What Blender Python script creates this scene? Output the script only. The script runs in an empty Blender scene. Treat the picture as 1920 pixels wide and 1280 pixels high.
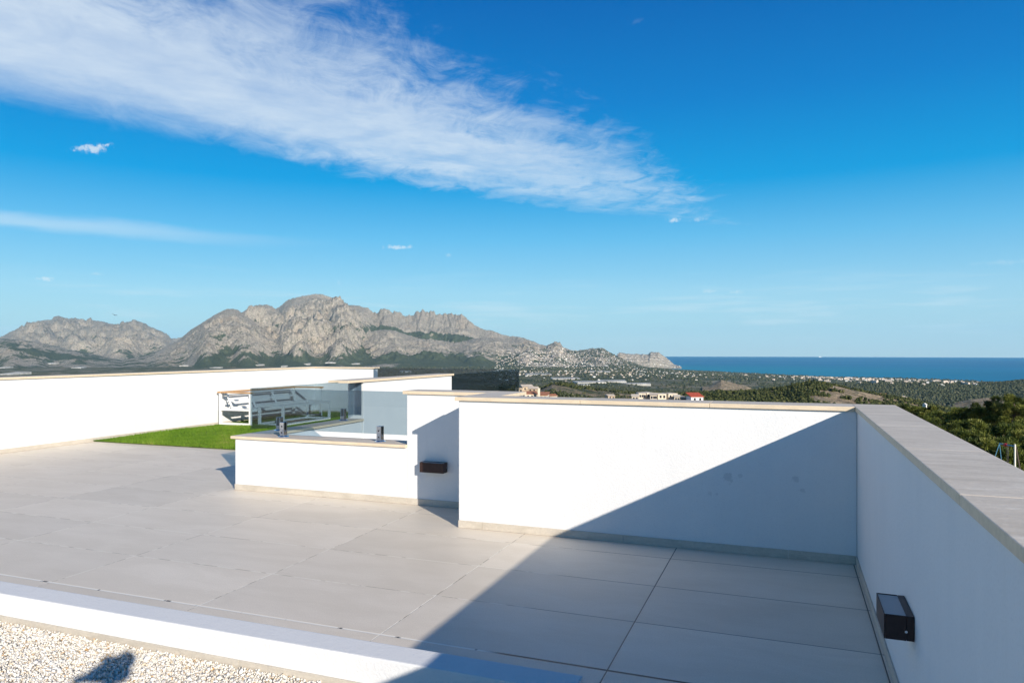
import bpy, bmesh, math, random
import numpy as np
from mathutils import Vector, Matrix
random.seed(7); RNG = np.random.default_rng(11)
SC = bpy.context.scene; COL = SC.collection; R_ = math.radians
# ------------------------------------------------------------------ camera, world, sun, exposure
YAW = math.atan(518/1367.0)
cam = bpy.data.objects.new('camera', bpy.data.cameras.new('camera')); COL.objects.link(cam)
cam.location = (0, 0, 1.5); cam.rotation_euler = (R_(90), 0, YAW)
cam.data.sensor_width = 36; cam.data.lens = 36*1367/1920; cam.data.shift_y = 17/1920
cam.data.clip_start = 0.03; cam.data.clip_end = 80000
SC.camera = cam
SUN = Vector((2.008, -1.777, 1.0)).normalized()
SUN_EL = math.asin(SUN.z); SUN_AZ = math.atan2(SUN.x, SUN.y)
sun = bpy.data.objects.new('sun', bpy.data.lights.new('sun', 'SUN')); COL.objects.link(sun)
sun.data.energy = 5.0; sun.data.angle = R_(0.5); sun.data.color = (1.0, 0.905, 0.78)
sun.rotation_euler = SUN.to_track_quat('Z', 'Y').to_euler()
SC.view_settings.view_transform = 'Standard'; SC.view_settings.look = 'None'
SC.view_settings.exposure = 0.36; SC.view_settings.gamma = 1
SC.render.engine = 'CYCLES'
cy = SC.cycles; cy.max_bounces = 8; cy.diffuse_bounces = 4; cy.glossy_bounces = 3; cy.transmission_bounces = 6
cy.transparent_max_bounces = 24; cy.volume_bounces = 1; cy.use_denoising = True; cy.caustics_reflective = False
cy.caustics_refractive = False; cy.sample_clamp_indirect = 8

class NT:                                                   # small node-graph writer
    def __init__(s, tree): s.t = tree; tree.nodes.clear()
    def n(s, typ, **kw):
        nd = s.t.nodes.new(typ)
        for k, v in kw.items():
            if k == 'ins':
                for i, x in v.items(): s.set(nd.inputs[i], x)
            else: setattr(nd, k, v)
        return nd
    def set(s, sock, x):
        if isinstance(x, bpy.types.NodeSocket): s.t.links.new(x, sock)
        elif isinstance(x, (tuple, list)) and sock.type == 'RGBA' and len(x) == 3: sock.default_value = (*x, 1)
        else: sock.default_value = x
    def m(s, op, a, b=0.0, c=0.0, clamp=False):
        nd = s.n('ShaderNodeMath', operation=op, use_clamp=clamp)
        for i, x in enumerate((a, b, c)): s.set(nd.inputs[i], x)
        return nd.outputs[0]
    def add(s, a, b): return s.m('ADD', a, b)
    def mul(s, a, b): return s.m('MULTIPLY', a, b)
    def sub(s, a, b): return s.m('SUBTRACT', a, b)
    def ss(s, x, lo, hi, a=0.0, b=1.0):
        nd = s.n('ShaderNodeMapRange', interpolation_type='SMOOTHSTEP')
        for i, v in enumerate((x, lo, hi, a, b)): s.set(nd.inputs[i], v)
        return nd.outputs[0]
    def xyz(s, x, y, z):
        nd = s.n('ShaderNodeCombineXYZ')
        for i, v in enumerate((x, y, z)): s.set(nd.inputs[i], v)
        return nd.outputs[0]
    def sep(s, v):
        nd = s.n('ShaderNodeSeparateXYZ'); s.set(nd.inputs[0], v); return nd.outputs
    def vm(s, op, a, b=(0, 0, 0)):
        nd = s.n('ShaderNodeVectorMath', operation=op); s.set(nd.inputs[0], a); s.set(nd.inputs[1], b)
        return nd.outputs['Value' if op in ('DOT_PRODUCT', 'LENGTH', 'DISTANCE') else 0]
    def noise(s, vec, scale, detail=4, rough=0.55, dist=0.0):
        nd = s.n('ShaderNodeTexNoise')
        s.set(nd.inputs['Vector'], vec); s.set(nd.inputs['Scale'], scale); s.set(nd.inputs['Detail'], detail)
        s.set(nd.inputs['Roughness'], rough); s.set(nd.inputs['Distortion'], dist)
        return nd.outputs[0]
    def mix(s, f, a, b, blend='MIX'):
        nd = s.n('ShaderNodeMix', data_type='RGBA', blend_type=blend)
        s.set(nd.inputs[0], f); s.set(nd.inputs[6], a); s.set(nd.inputs[7], b)
        return nd.outputs[2]
    def ramp(s, f, stops):
        nd = s.n('ShaderNodeValToRGB'); s.set(nd.inputs[0], f); e = nd.color_ramp.elements
        while len(e) < len(stops): e.new(0.5)
        for el, (p, c) in zip(e, stops): el.position = p; el.color = (*c, 1)
        return nd.outputs[0]

def cam_dir(u, v):
    d = Vector((-math.sin(YAW), math.cos(YAW), 0)) + Vector((math.cos(YAW), math.sin(YAW), 0))*((u-960)/1367) + Vector((0, 0, 1))*((657-v)/1367)
    return d.normalized()

world = bpy.data.worlds.new('World'); SC.world = world; world.use_nodes = True
W = NT(world.node_tree)
sky = W.n('ShaderNodeTexSky', sky_type='NISHITA', sun_disc=False, sun_elevation=SUN_EL, sun_rotation=SUN_AZ,
          altitude=300, air_density=1.0, dust_density=0.6, ozone_density=3.0)
g = W.n('ShaderNodeTexCoord').outputs['Generated']
gx, gy, gz_ = W.sep(g)
sr, sg, sb = W.sep(sky.outputs[0])                          # the polarised look of the photograph: less red, more blue
gr = W.n('ShaderNodeCombineColor', ins={0: W.m('MAXIMUM', W.sub(W.mul(sr, 1.45), W.mul(sb, .78)), .0), 1: W.m('MAXIMUM', W.sub(W.mul(sg, 2.0), W.mul(sb, .85)), .3),
                                       2: W.add(sb, W.mul(sr, .35))}).outputs[0]
rmp = W.ramp(W.m('SQRT', W.m('MAXIMUM', gz_, 0.0)), [(math.sqrt(z_), tuple(x/10 for x in c_)) for z_, c_ in
      [(.0, (5.2, 7.0, 7.7)), (.03, (4.7, 7.0, 8.1)), (.078, (3.9, 6.6, 8.4)), (.15, (1.5, 5.1, 8.2)), (.22, (.0, 3.4, 7.2)), (.32, (.0, 2.1, 5.8)), (.43, (.0, 1.35, 4.5)), (.62, (.05, .85, 2.7)), (1.0, (.04, .65, 1.9))]])
rmp = W.vm('SCALE', rmp); rmp.node.inputs['Scale'].default_value = 10
skyc = W.mix(.84, gr, rmp)
zz = W.m('MAXIMUM', gz_, 0.012)
px, py = W.m('DIVIDE', gx, zz), W.m('DIVIDE', gy, zz)
pv = W.xyz(px, py, 0)
wn = W.noise(pv, 1.3, 6, 0.62); wn2 = W.noise(W.vm('ADD', pv, (7, 3, 0)), 4.5, 6, 0.66)
wob = W.add(W.mul(W.sub(wn, 0.5), 0.75), W.mul(W.sub(wn2, 0.5), 0.22))
# the long cirrus: centre line and half width along the distance from the zenith point
yr = W.sub(py, 2.0)
cen = W.add(W.add(-1.98, W.mul(yr, 0.40)), W.mul(W.mul(yr, yr), -0.006))
hw = W.m('MAXIMUM', W.sub(W.sub(0.92, W.mul(yr, 0.10)), W.mul(W.mul(yr, yr), .022)), 0.06)
sx = W.m('DIVIDE', W.add(W.sub(px, cen), W.mul(wob, W.ss(px, -2.8, -0.6, 0.30, 1.0))), hw)
# streaks across the band, drawn out along its fall
rot = W.xyz(W.add(W.mul(px, 0.78), W.mul(py, -0.62)), W.mul(W.add(W.mul(px, 0.62), W.mul(py, 0.78)), 0.30), 0)
st = W.noise(rot, 3.4, 7, 0.66, 0.4); st2 = W.noise(rot, 11.0, 6, 0.7, 0.3)
fea = W.noise(W.vm('ADD', W.xyz(W.add(W.mul(px, .9), W.mul(py, .5)), W.mul(W.sub(W.mul(py, .9), W.mul(px, .5)), .55), 0), (4, 1, 0)), 5.5, 8, 0.68, .8)
low = W.ss(W.add(W.add(sx, W.ss(py, 2.4, 4.2, 0.0, .34)), W.mul(W.sub(fea, .5), W.ss(py, 1.8, 4.5, .35, 1.5))), -1.2, -0.38)                         # crisp lower side
upp = W.ss(W.add(sx, W.add(W.mul(W.sub(st, 0.5), 1.0), W.mul(W.sub(fea, .5), 1.3))), 0.1, 1.1, 1.0, 0.0)   # frayed upper side
far_end = W.ss(W.add(py, W.add(W.mul(W.sub(st, 0.5), 3.0), W.mul(W.sub(fea, .5), 3.2))), 3.7, 6.0, 1.0, 0.0)
iso = W.noise(W.vm('ADD', W.vm('SCALE', pv), (3, 9, 0)), 2.6, 7, 0.62, .3)
tex = W.add(W.mul(W.ss(st, 0.30, 0.66), 0.34), W.add(W.mul(W.ss(st2, 0.3, 0.7), 0.16), W.mul(W.ss(iso, .3, .65), .5)))
tex = W.mul(tex, W.ss(fea, .25, .6, W.ss(py, 2.0, 4.5, .97, .62), 1.0))
band = W.mul(W.mul(low, upp), W.mul(far_end, W.add(W.ss(py, 2.0, 4.6, .62, .30), W.mul(tex, W.ss(py, 2.0, 4.6, .38, .70)))))
band = W.mul(band, W.add(.74, W.mul(W.ss(wn, .3, .7), .24)))
# second thin streak low on the left
s2 = W.sub(W.add(px, W.mul(py, -0.62)), -7.98 + 0.0)
s2 = W.add(s2, W.mul(W.sub(wn, 0.5), 0.9))
str2 = W.mul(W.mul(W.ss(s2, -0.75, -0.1), W.ss(s2, 0.0, 0.8, 1.0, 0.0)), W.mul(W.ss(py, 4.0, 6.1, 0.42, 0.0), W.ss(px, -8.5, -4.0, 1.0, 0.9)))
cov = W.m('MAXIMUM', band, str2)
# faint veils near the horizon
el = gz_
hz = W.noise(W.xyz(W.mul(gx, 3.0), W.mul(gy, 3.0), W.mul(gz_, 34.0)), 2.2, 5, 0.55)
veil = W.mul(W.mul(W.ss(hz, 0.5, 0.75), 0.30), W.mul(W.ss(el, 0.005, 0.03), W.ss(el, 0.05, 0.12, 1.0, 0.0)))
cov = W.m('MAXIMUM', cov, veil)
# small puffs: (u, v, half width, half height, strength)
pn = W.noise(g, 130.0, 6, 0.72)
for (u, v, a, b, k, tilt) in [(172, 278, 26, 8, .95, -.18), (198, 272, 10, 3.5, .9, -.3), (742, 464, 22, 4.5, .75, 0), (766, 464, 9, 4, .6, -.2), (86, 523, 12, 5, .75, 0), (183, 513, 10, 4, .3, 0),
                           (1262, 412, 11, 6, .75, 0), (1308, 411, 18, 5, .4, -.15), (1378, 548, 15, 5, .55, 0), (1330, 546, 16, 5, .35, 0), (840, 478, 8, 4, .3, 0), (1880, 492, 45, 5, .2, 0), (1195, 40, 14, 4, .07, -.4), (635, 530, 6, 6, .18, 0)]:
    c = cam_dir(u, v); rt = Vector((0, 0, 1)).cross(c).normalized() * -1; up = c.cross(rt) * -1
    rt2 = rt*math.cos(tilt) + up*math.sin(-tilt); up2 = up*math.cos(tilt) - rt*math.sin(-tilt)
    ca = W.mul(W.vm('DOT_PRODUCT', g, tuple(rt2)), 1367.0/a*1.2); cb = W.mul(W.vm('DOT_PRODUCT', g, tuple(up2)), 1367.0/b*1.2)
    fr = W.ss(W.vm('DOT_PRODUCT', g, tuple(c)), 0.2, 0.3)
    d2 = W.m('SQRT', W.add(W.mul(ca, ca), W.mul(cb, cb)))
    pf = W.mul(W.ss(W.add(d2, W.mul(W.sub(pn, 0.5), 4.2)), 0.1, 1.25, 1.0, 0.0), W.mul(fr, k*.8))
    cov = W.m('MAXIMUM', cov, pf)
ccol = W.mix(W.ss(gz_, 0.02, 0.35), (7.6, 8.7, 9.2), (6.5, 7.5, 8.5))
final = W.mix(cov, skyc, ccol)
bg = W.n('ShaderNodeBackground', ins={'Color': final, 'Strength': 0.085})
W.t.links.new(bg.outputs[0], W.n('ShaderNodeOutputWorld').inputs[0])

# ------------------------------------------------------------------ object helpers
ORG = {}
def tag(o, label=None, cat=None, group=None, kind=None):
    if label: o['label'] = label
    if cat: o['category'] = cat
    if group: o['group'] = group
    if kind: o['kind'] = kind
    return o
def thing(name, label, cat, loc=(0, 0, 0), group=None):
    o = bpy.data.objects.new(name, None); o.empty_display_size = 0.2; COL.objects.link(o); o.location = loc
    ORG[o.name] = Vector(loc); return tag(o, label, cat, group)
def mesh_from(name, V, Fc, mats, smooth=False, fmat=None):
    me = bpy.data.meshes.new(name); V = np.asarray(V, dtype=np.float32)
    if isinstance(Fc, np.ndarray):
        k = Fc.shape[1]; n = len(Fc)
        me.vertices.add(len(V)); me.vertices.foreach_set('co', V.ravel())
        me.loops.add(n*k); me.loops.foreach_set('vertex_index', Fc.astype(np.int32).ravel())
        me.polygons.add(n); me.polygons.foreach_set('loop_start', np.arange(0, n*k, k, dtype=np.int32))
        me.update(calc_edges=True)
    else: me.from_pydata([tuple(v) for v in V], [], Fc); me.update()
    for m in (mats if isinstance(mats, (list, tuple)) else [mats]): me.materials.append(m)
    if fmat is not None: me.polygons.foreach_set('material_index', np.asarray(fmat, dtype=np.int32))
    if smooth: me.polygons.foreach_set('use_smooth', np.ones(len(me.polygons), dtype=bool))
    me.update(); return me
class MB:                                                   # collects shapes in world coordinates for ONE mesh
    def __init__(s): s.bm = bmesh.new()
    def box(s, x0, x1, y0, y1, z0, z1, bev=0.0):
        b = bmesh.new(); bmesh.ops.create_cube(b, size=1)
        bmesh.ops.scale(b, vec=(x1-x0, y1-y0, z1-z0), verts=b.verts); bmesh.ops.translate(b, vec=((x0+x1)/2, (y0+y1)/2, (z0+z1)/2), verts=b.verts)
        if bev: bmesh.ops.bevel(b, geom=b.edges[:], offset=bev, segments=2, profile=0.6, affect='EDGES')
        return s._join(b)
    def _join(s, b):
        me = bpy.data.meshes.new('tmp'); b.to_mesh(me); b.free(); s.bm.from_mesh(me); bpy.data.meshes.remove(me); return s
    def bar(s, p, q, w, h=None, up=(0, 0, 1), bev=0.0):       # square section bar between two points
        p, q = Vector(p), Vector(q); d = q-p; h = h or w
        z = d.normalized(); upv = Vector(up)
        if abs(z.dot(upv)) > .98: upv = Vector((0, 1, 0))
        x = upv.cross(z).normalized(); y = z.cross(x)
        b = bmesh.new(); bmesh.ops.create_cube(b, size=1); bmesh.ops.scale(b, vec=(w, h, d.length), verts=b.verts)
        if bev: bmesh.ops.bevel(b, geom=b.edges[:], offset=bev, segments=2, profile=0.6, affect='EDGES')
        M = Matrix((x, y, z)).transposed().to_4x4(); M.translation = (p+q)/2
        bmesh.ops.transform(b, matrix=M, verts=b.verts); return s._join(b)
    def rod(s, p, q, r, r2=None, seg=12):
        p, q = Vector(p), Vector(q); d = q-p; b = bmesh.new()
        bmesh.ops.create_cone(b, cap_ends=True, segments=seg, radius1=r, radius2=r if r2 is None else r2, depth=d.length)
        M = d.to_track_quat('Z', 'Y').to_matrix().to_4x4(); M.translation = (p+q)/2
        bmesh.ops.transform(b, matrix=M, verts=b.verts); return s._join(b)
    def prism(s, pts, z0, z1, bev=0.0):
        b = bmesh.new(); vs = [b.verts.new((x, y, z0)) for x, y in pts]; f = b.faces.new(vs)
        r = bmesh.ops.extrude_face_region(b, geom=[f]); bmesh.ops.translate(b, vec=(0, 0, z1-z0), verts=[v for v in r['geom'] if isinstance(v, bmesh.types.BMVert)])
        bmesh.ops.recalc_face_normals(b, faces=b.faces[:])
        if bev: bmesh.ops.bevel(b, geom=[e for e in b.edges], offset=bev, segments=2, profile=.6, affect='EDGES')
        return s._join(b)
    def build(s, name, mat, parent=None, label=None, smooth=False):
        me = bpy.data.meshes.new(name)
        o = bpy.data.objects.new(name, me); COL.objects.link(o)
        if parent is not None:
            o.parent = parent; org = ORG[parent.name]; ORG[o.name] = org
            bmesh.ops.translate(s.bm, vec=-org, verts=s.bm.verts)
        else: ORG[o.name] = Vector((0, 0, 0))
        s.bm.to_mesh(me); s.bm.free(); me.materials.append(mat)
        if smooth:
            me.polygons.foreach_set('use_smooth', np.ones(len(me.polygons), dtype=bool))
        if label: o['label'] = label
        return o
def obj(name, me, parent=None, loc=(0, 0, 0)):
    o = bpy.data.objects.new(name, me); COL.objects.link(o); o.location = loc
    if parent is not None: o.parent = parent
    ORG[o.name] = Vector(loc); return o
def copy_tree(o, parent=None):
    c = o.copy(); COL.objects.link(c)
    if parent is not None: c.parent = parent; c.matrix_parent_inverse = o.matrix_parent_inverse
    for ch in list(o.children): copy_tree(ch, c)
    return c

# ------------------------------------------------------------------ materials
def mat(name):
    m = bpy.data.materials.new(name); m.use_nodes = True; t = NT(m.node_tree)
    t.out = t.n('ShaderNodeOutputMaterial'); return m, t
def finish(t, bsdf): t.t.links.new(bsdf, t.out.inputs[0])
def princ(t, col, rough=0.6, metal=0.0, spec=0.5, bump=None, bd=0.02, bs=1.0):
    nd = t.n('ShaderNodeBsdfPrincipled', ins={'Base Color': col, 'Roughness': rough, 'Metallic': metal, 'Specular IOR Level': spec})
    if bump is not None:
        b = t.n('ShaderNodeBump', ins={'Height': bump, 'Distance': bd, 'Strength': bs}); t.t.links.new(b.outputs[0], nd.inputs['Normal'])
    finish(t, nd.outputs[0]); return nd
def geo(t): return t.n('ShaderNodeNewGeometry').outputs['Position']
def plain(name, col, rough=0.6, metal=0.0, spec=0.5, var=0.0, sc=8.0):
    m, t = mat(name)
    if var:
        n = t.noise(t.n('ShaderNodeTexCoord').outputs['Object'], sc, 4)
        col = t.mix(t.ss(n, .3, .7), tuple(c*(1-var) for c in col), tuple(min(1, c*(1+var)) for c in col))
    princ(t, col, rough, metal, spec); return m

def stucco(stains=()):
    m, t = mat('white_stucco'); p = geo(t)
    n1 = t.noise(p, 95, 3, .6); n2 = t.noise(p, 28, 3, .6); n3 = t.noise(p, 1.6, 4, .6)
    pz = t.sep(p)
    drip = t.noise(t.xyz(t.mul(pz[0], 5), t.mul(pz[1], 5), t.mul(pz[2], .5)), 1.4, 4, .6)
    col = t.mix(t.ss(t.add(t.mul(n3, .6), t.mul(drip, .4)), .35, .65), (.735, .74, .74), (.775, .775, .77))
    col = t.mix(t.mul(t.ss(n1, .52, .68), .16), col, (.56, .57, .58)); col = t.mix(t.mul(t.ss(drip, .56, .74), .18), col, (.60, .60, .58))
    for (x, y, z, r, k) in stains:
        d = t.vm('DISTANCE', p, (x, y, z)); wob = t.mul(t.sub(n2, .5), r*2.4)
        col = t.mix(t.ss(t.add(d, wob), r*.55, r, k, 0.0), col, (.34, .36, .38))
    h = t.add(n1, t.mul(n2, 0.7))
    princ(t, col, .92, 0, .25, h, .005, .35); return m
def stone(name, a, b, c, streak=(3, 3, 9), rough=.55, edge=None):
    m, t = mat(name); p = geo(t)
    q = t.vm('MULTIPLY', p, streak); n = t.noise(q, 1.6, 7, .62, .5); n2 = t.noise(p, 60, 4, .6); n3 = t.noise(q, 6, 5, .6)
    col = t.mix(t.ss(n, .32, .68), a, b); col = t.mix(t.mul(t.ss(n3, .52, .72), .55), col, c)
    col = t.mix(t.mul(t.ss(n2, .3, .7), .22), col, tuple(x*.72 for x in a))
    if edge:                                               # the upright faces of the slabs are sandier than their tops
        nz = t.m('ABSOLUTE', t.sep(t.n('ShaderNodeNewGeometry').outputs['True Normal'])[2])
        col = t.mix(t.ss(nz, .5, .8, 1, 0), col, t.mix(t.ss(n3, .35, .65), edge, tuple(x*1.12 for x in edge)))
    princ(t, col, rough, 0, .18, t.add(n2, n3), .002, .5); return m
def glass(name, tint, refl=1.0, dirt=0.0):
    m, t = mat(name)
    tr = t.n('ShaderNodeBsdfTransparent', ins={'Color': tint}); gl = t.n('ShaderNodeBsdfGlossy', ins={'Color': (1, 1, 1), 'Roughness': .01})
    fr = t.n('ShaderNodeFresnel', ins={'IOR': 1.45}); mx = t.n('ShaderNodeMixShader')
    ff = t.sub(1.0, t.n('ShaderNodeNewGeometry').outputs['Backfacing']); t.set(mx.inputs[0], t.mul(t.mul(fr.outputs[0], ff), refl)); t.t.links.new(tr.outputs[0], mx.inputs[1]); t.t.links.new(gl.outputs[0], mx.inputs[2])
    finish(t, mx.outputs[0]); return m
def tiles():
    m, t = mat('porcelain_tiles'); p = geo(t); x, y, z = t.sep(p)
    TX, TY, X0, Y0 = 1.225, .655, -.795, 3.36
    fx = t.m('DIVIDE', t.sub(x, X0), TX); fy = t.m('DIVIDE', t.sub(y, Y0), TY)
    ix, iy = t.m('FLOOR', fx), t.m('FLOOR', fy)
    dx = t.mul(t.m('PINGPONG', fx, .5), TX); dy = t.mul(t.m('PINGPONG', fy, .5), TY)
    wn_ = t.n('ShaderNodeTexWhiteNoise', noise_dimensions='2D'); t.set(wn_.inputs[0], t.xyz(ix, iy, 0)); rnd = wn_.outputs[0]
    off = t.xyz(t.mul(rnd, 40), t.mul(rnd, 17), 0); q = t.vm('ADD', t.vm('MULTIPLY', p, (1.0, 2.6, 1)), off)
    n = t.noise(q, 1.5, 7, .6, .6); n2 = t.noise(q, 9, 6, .68, .3); n3 = t.noise(p, 130, 3, .6); big = t.noise(p, .55, 4, .55)
    col = t.mix(t.ss(n, .3, .7), (.715, .635, .525), (.79, .71, .60))
    col = t.mix(t.mul(t.ss(n2, .5, .75), .45), col, (.85, .785, .68)); col = t.mix(t.mul(t.ss(n3, .35, .7), .34), col, (.53, .475, .40))
    col = t.mix(t.mul(t.ss(big, .45, .7), .35), col, (.59, .52, .425))
    vr = t.add(.94, t.mul(rnd, .12)); col = t.mix(1.0, col, t.n('ShaderNodeCombineColor', ins={0: vr, 1: vr, 2: vr}).outputs[0], 'MULTIPLY')
    gap = t.m('MINIMUM', dx, dy); gn = t.noise(p, 7, 3)
    gm = t.ss(gap, .0022, .0042, 1.0, 0.0)
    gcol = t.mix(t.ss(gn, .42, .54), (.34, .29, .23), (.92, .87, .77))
    gcol = t.mix(t.ss(x, -1.55, -1.35), gcol, (.10, .095, .09))  # grout darkened where the parapet's shadow falls: shade painted into the joints
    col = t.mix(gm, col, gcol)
    # the wide movement joint in front of the low wall, filler lost to wear in patches, shade painted in under the parapet's shadow
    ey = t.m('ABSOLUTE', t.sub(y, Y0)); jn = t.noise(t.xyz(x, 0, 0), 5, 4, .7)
    jm = t.ss(ey, .0075, .0095, 1.0, 0.0); wear_shade = t.m('MAXIMUM', t.ss(jn, .57, .61), t.ss(x, -1.45, -1.3))
    col = t.mix(jm, col, t.mix(wear_shade, (.88, .84, .75), (.07, .068, .066)))
    h = t.add(t.mul(n2, .5), t.add(t.mul(n3, .25), t.mul(t.m('MAXIMUM', gm, jm), -3)))
    nd = princ(t, col, t.add(.40, t.mul(n2, .22)), 0, .5, h, .0016, .7); return m
def gravel_sheet():
    m, t = mat('gravel_bed'); p = geo(t); v = t.n('ShaderNodeTexVoronoi', ins={'Vector': p, 'Scale': 90})
    col = t.mix(t.ss(t.sep(v.outputs['Color'])[0], .2, .9), (.58, .55, .49), (.80, .77, .71)); princ(t, col, .85, 0, .2, v.outputs['Distance'], .01, 1); return m
def attr_mat(name, stops, rough=.8, spec=.3, transl=0.0):        # colour from a per-face random attribute
    m, t = mat(name); a = t.n('ShaderNodeAttribute', attribute_name='rnd').outputs['Fac']
    nd = princ(t, t.ramp(a, stops), rough, 0, spec)
    if transl:
        tl = t.n('ShaderNodeBsdfTranslucent', ins={'Color': t.ramp(a, [(p_, tuple(min(1, c*1.25) for c in cc)) for p_, cc in stops])})
        mx = t.n('ShaderNodeMixShader', ins={0: transl}); t.t.links.new(nd.outputs[0], mx.inputs[1]); t.t.links.new(tl.outputs[0], mx.inputs[2]); finish(t, mx.outputs[0])
    return m
def set_rnd(me, vals):
    a = me.attributes.new('rnd', 'FLOAT', 'FACE'); a.data.foreach_set('value', np.asarray(vals, dtype=np.float32))
# ================================================================== THE ROOF TERRACE (the setting near the camera)
M_WALL = stucco([(-.42, 5.63, .56, .045, .34), (-.33, 5.63, .575, .02, .25), (.05, 5.63, .575, .026, .32), (.10, 5.63, .50, .02, .25), (-.55, 5.63, .43, .018, .2), (-.50, 5.63, .43, .014, .2)])
M_COPE = stone('coping_stone', (.60, .525, .43), (.74, .655, .55), (.85, .78, .68), (1.2, 5, 5), .6, (.66, .545, .395))
M_PLINTH = stone('plinth_stone', (.50, .455, .385), (.60, .55, .47), (.66, .61, .53), (3, 3, 9), .6)
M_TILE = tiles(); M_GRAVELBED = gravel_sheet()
M_GLASS = glass('smoked_glass', (.61, .685, .73)); M_GLASS2 = glass('dark_smoked_glass', (.57, .64, .70))
M_CHROME = plain('polished_steel', (.72, .73, .75), .12, 1.0); M_BROWN = plain('brown_metal', (.050, .028, .024), .42, 0.3, .4, .12, 30)
M_DIFF = plain('lamp_glass', (.30, .33, .36), .3); M_DARK = plain('dark_metal', (.02, .021, .023), .45)
M_WHITE = plain('white_powder_coat', (.80, .80, .78), .4); M_WOOD = None
m, t = mat('teak'); p = geo(t); n = t.noise(t.vm('MULTIPLY', p, (6, 6, 40)), 3, 5, .6, .4)
princ(t, t.mix(t.ss(n, .3, .7), (.42, .23, .10), (.56, .34, .17)), .55); M_WOOD = m

# floor slab (with the storey below it), lawn bed, gravel bed
XF, XR, YA, YB, YG = -10.725, .4515, 5.6355, 6.3075, 14.85
b = MB(); b.prism([(XF, -4), (XR, -4), (XR, YA), (-2.48, YA), (-2.48, YB), (-5.55, YB), (-5.55, YG), (XF, YG)], -7.4, 0.0)
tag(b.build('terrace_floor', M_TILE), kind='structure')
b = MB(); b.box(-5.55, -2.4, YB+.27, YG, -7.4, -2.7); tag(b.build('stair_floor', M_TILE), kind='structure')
b = MB(); b.box(XF+.012, -.94, -4, 2.74, .004, .012); tag(b.build('gravel_bed', M_GRAVELBED), kind='structure')

# gravel: every pebble a small faceted stone
def pebbles(x0, x1, y0, y1, n, r):
    base = np.array([(1, 0, 0), (-1, 0, 0), (0, 1, 0), (0, -1, 0), (0, 0, 1), (0, 0, -1)], float)
    f = np.array([(0, 2, 4), (2, 1, 4), (1, 3, 4), (3, 0, 4), (2, 0, 5), (1, 2, 5), (3, 1, 5), (0, 3, 5)])
    P = np.column_stack([RNG.uniform(x0, x1, n), RNG.uniform(y0, y1, n), RNG.uniform(.010, .030, n)])
    s = RNG.gamma(6, r/6, (n, 1, 1))*np.array([1, .8, .55]); A = RNG.normal(size=(n, 3, 3)); Q, _ = np.linalg.qr(A)
    V = base[None]*s*RNG.uniform(.75, 1.25, (n, 6, 1)); V = np.einsum('nij,nkj->nki', Q, V)+P[:, None]
    F = f[None]+np.arange(n)[:, None, None]*6
    return V.reshape(-1, 3), F.reshape(-1, 3), np.repeat(RNG.uniform(0, 1, n), 8)
sets = [pebbles(-4.3, -.945, 1.5, 2.728, 105000, .0066), pebbles(-7, -4.3, 1.5, 2.728, 9000, .011), pebbles(-4.3, -.945, -1, 1.5, 12000, .012)]
off = 0; VV, FF, RR = [], [], []
for v, f, r in sets: VV.append(v); FF.append(f+off); RR.append(r); off += len(v)
M_PEB = attr_mat('pebble', [(0, (.77, .74, .69)), (.5, (.82, .80, .75)), (.80, (.74, .69, .60)), (.92, (.68, .58, .44)), (.97, (.48, .30, .13)), (.985, (.6, .58, .54)), (1, (.20, .18, .15))], .6)
me = mesh_from('gravel', np.concatenate(VV), np.concatenate(FF), M_PEB); set_rnd(me, np.concatenate(RR))
tag(obj('gravel', me), kind='stuff', label='white and ochre decorative gravel behind the low white kerb wall', cat='gravel')

# ------------------------------------------------------------------ white walls with stone copings and plinths
def wall_thing(label, loc, body, copings=(), plinths=(), group=None):
    t_ = thing('parapet_wall', label, 'wall', loc, group)
    mb = MB()
    for bx in body: mb.box(*bx, bev=.007)
    mb.build('wall_body', M_WALL, t_)
    for (x0, x1, y0, y1, z0, z1, ax) in copings:            # slabs of stone about a metre long, hairline joints
        mb = MB(); a0, a1 = (x0, x1) if ax == 'x' else (y0, y1); ph = 3.30 if ax == 'y' else .45
        cuts = [a0]+[c for c in np.arange(ph-20, ph+20, 1.0) if a0+.12 < c < a1-.12]+[a1]
        for c0, c1 in zip(cuts[:-1], cuts[1:]):
            e0 = c0 if c0 == a0 else c0+.0012; e1 = c1 if c1 == a1 else c1-.0012
            mb.box(*((e0, e1, y0, y1) if ax == 'x' else (x0, x1, e0, e1)), z0, z1, bev=.0035)
        mb.build('coping', M_COPE, t_)
    for (x0, x1, y0, y1, z0, z1, ax) in plinths:
        mb = MB(); a0, a1 = (x0, x1) if ax == 'x' else (y0, y1)
        cuts = [a0]+[c for c in np.arange(-20.4, 20, 1.2) if a0+.15 < c < a1-.15]+[a1]
        for c0, c1 in zip(cuts[:-1], cuts[1:]):
            e0 = c0 if c0 == a0 else c0+.0008; e1 = c1 if c1 == a1 else c1-.0008
            mb.box(*((e0, e1, y0, y1) if ax == 'x' else (x0, x1, e0, e1)), z0, z1, bev=.0015)
        mb.build('plinth', M_PLINTH, t_)
    return t_
ZT, ZC = 1.107, 1.075                                        # coping top, coping underside
PT, PH = .009, .062
wall_thing('long white parapet in shade with the box lamp, running towards the viewer on the right', (.58, 2, 0),
           [(XR, .70, -4, 5.89, -7.4, ZC)], [(.438, .722, -4, 5.915, ZC, ZT, 'y')], [(XR-PT, XR-.0005, -4, YA-PT, .001, PH, 'y')])
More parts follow.
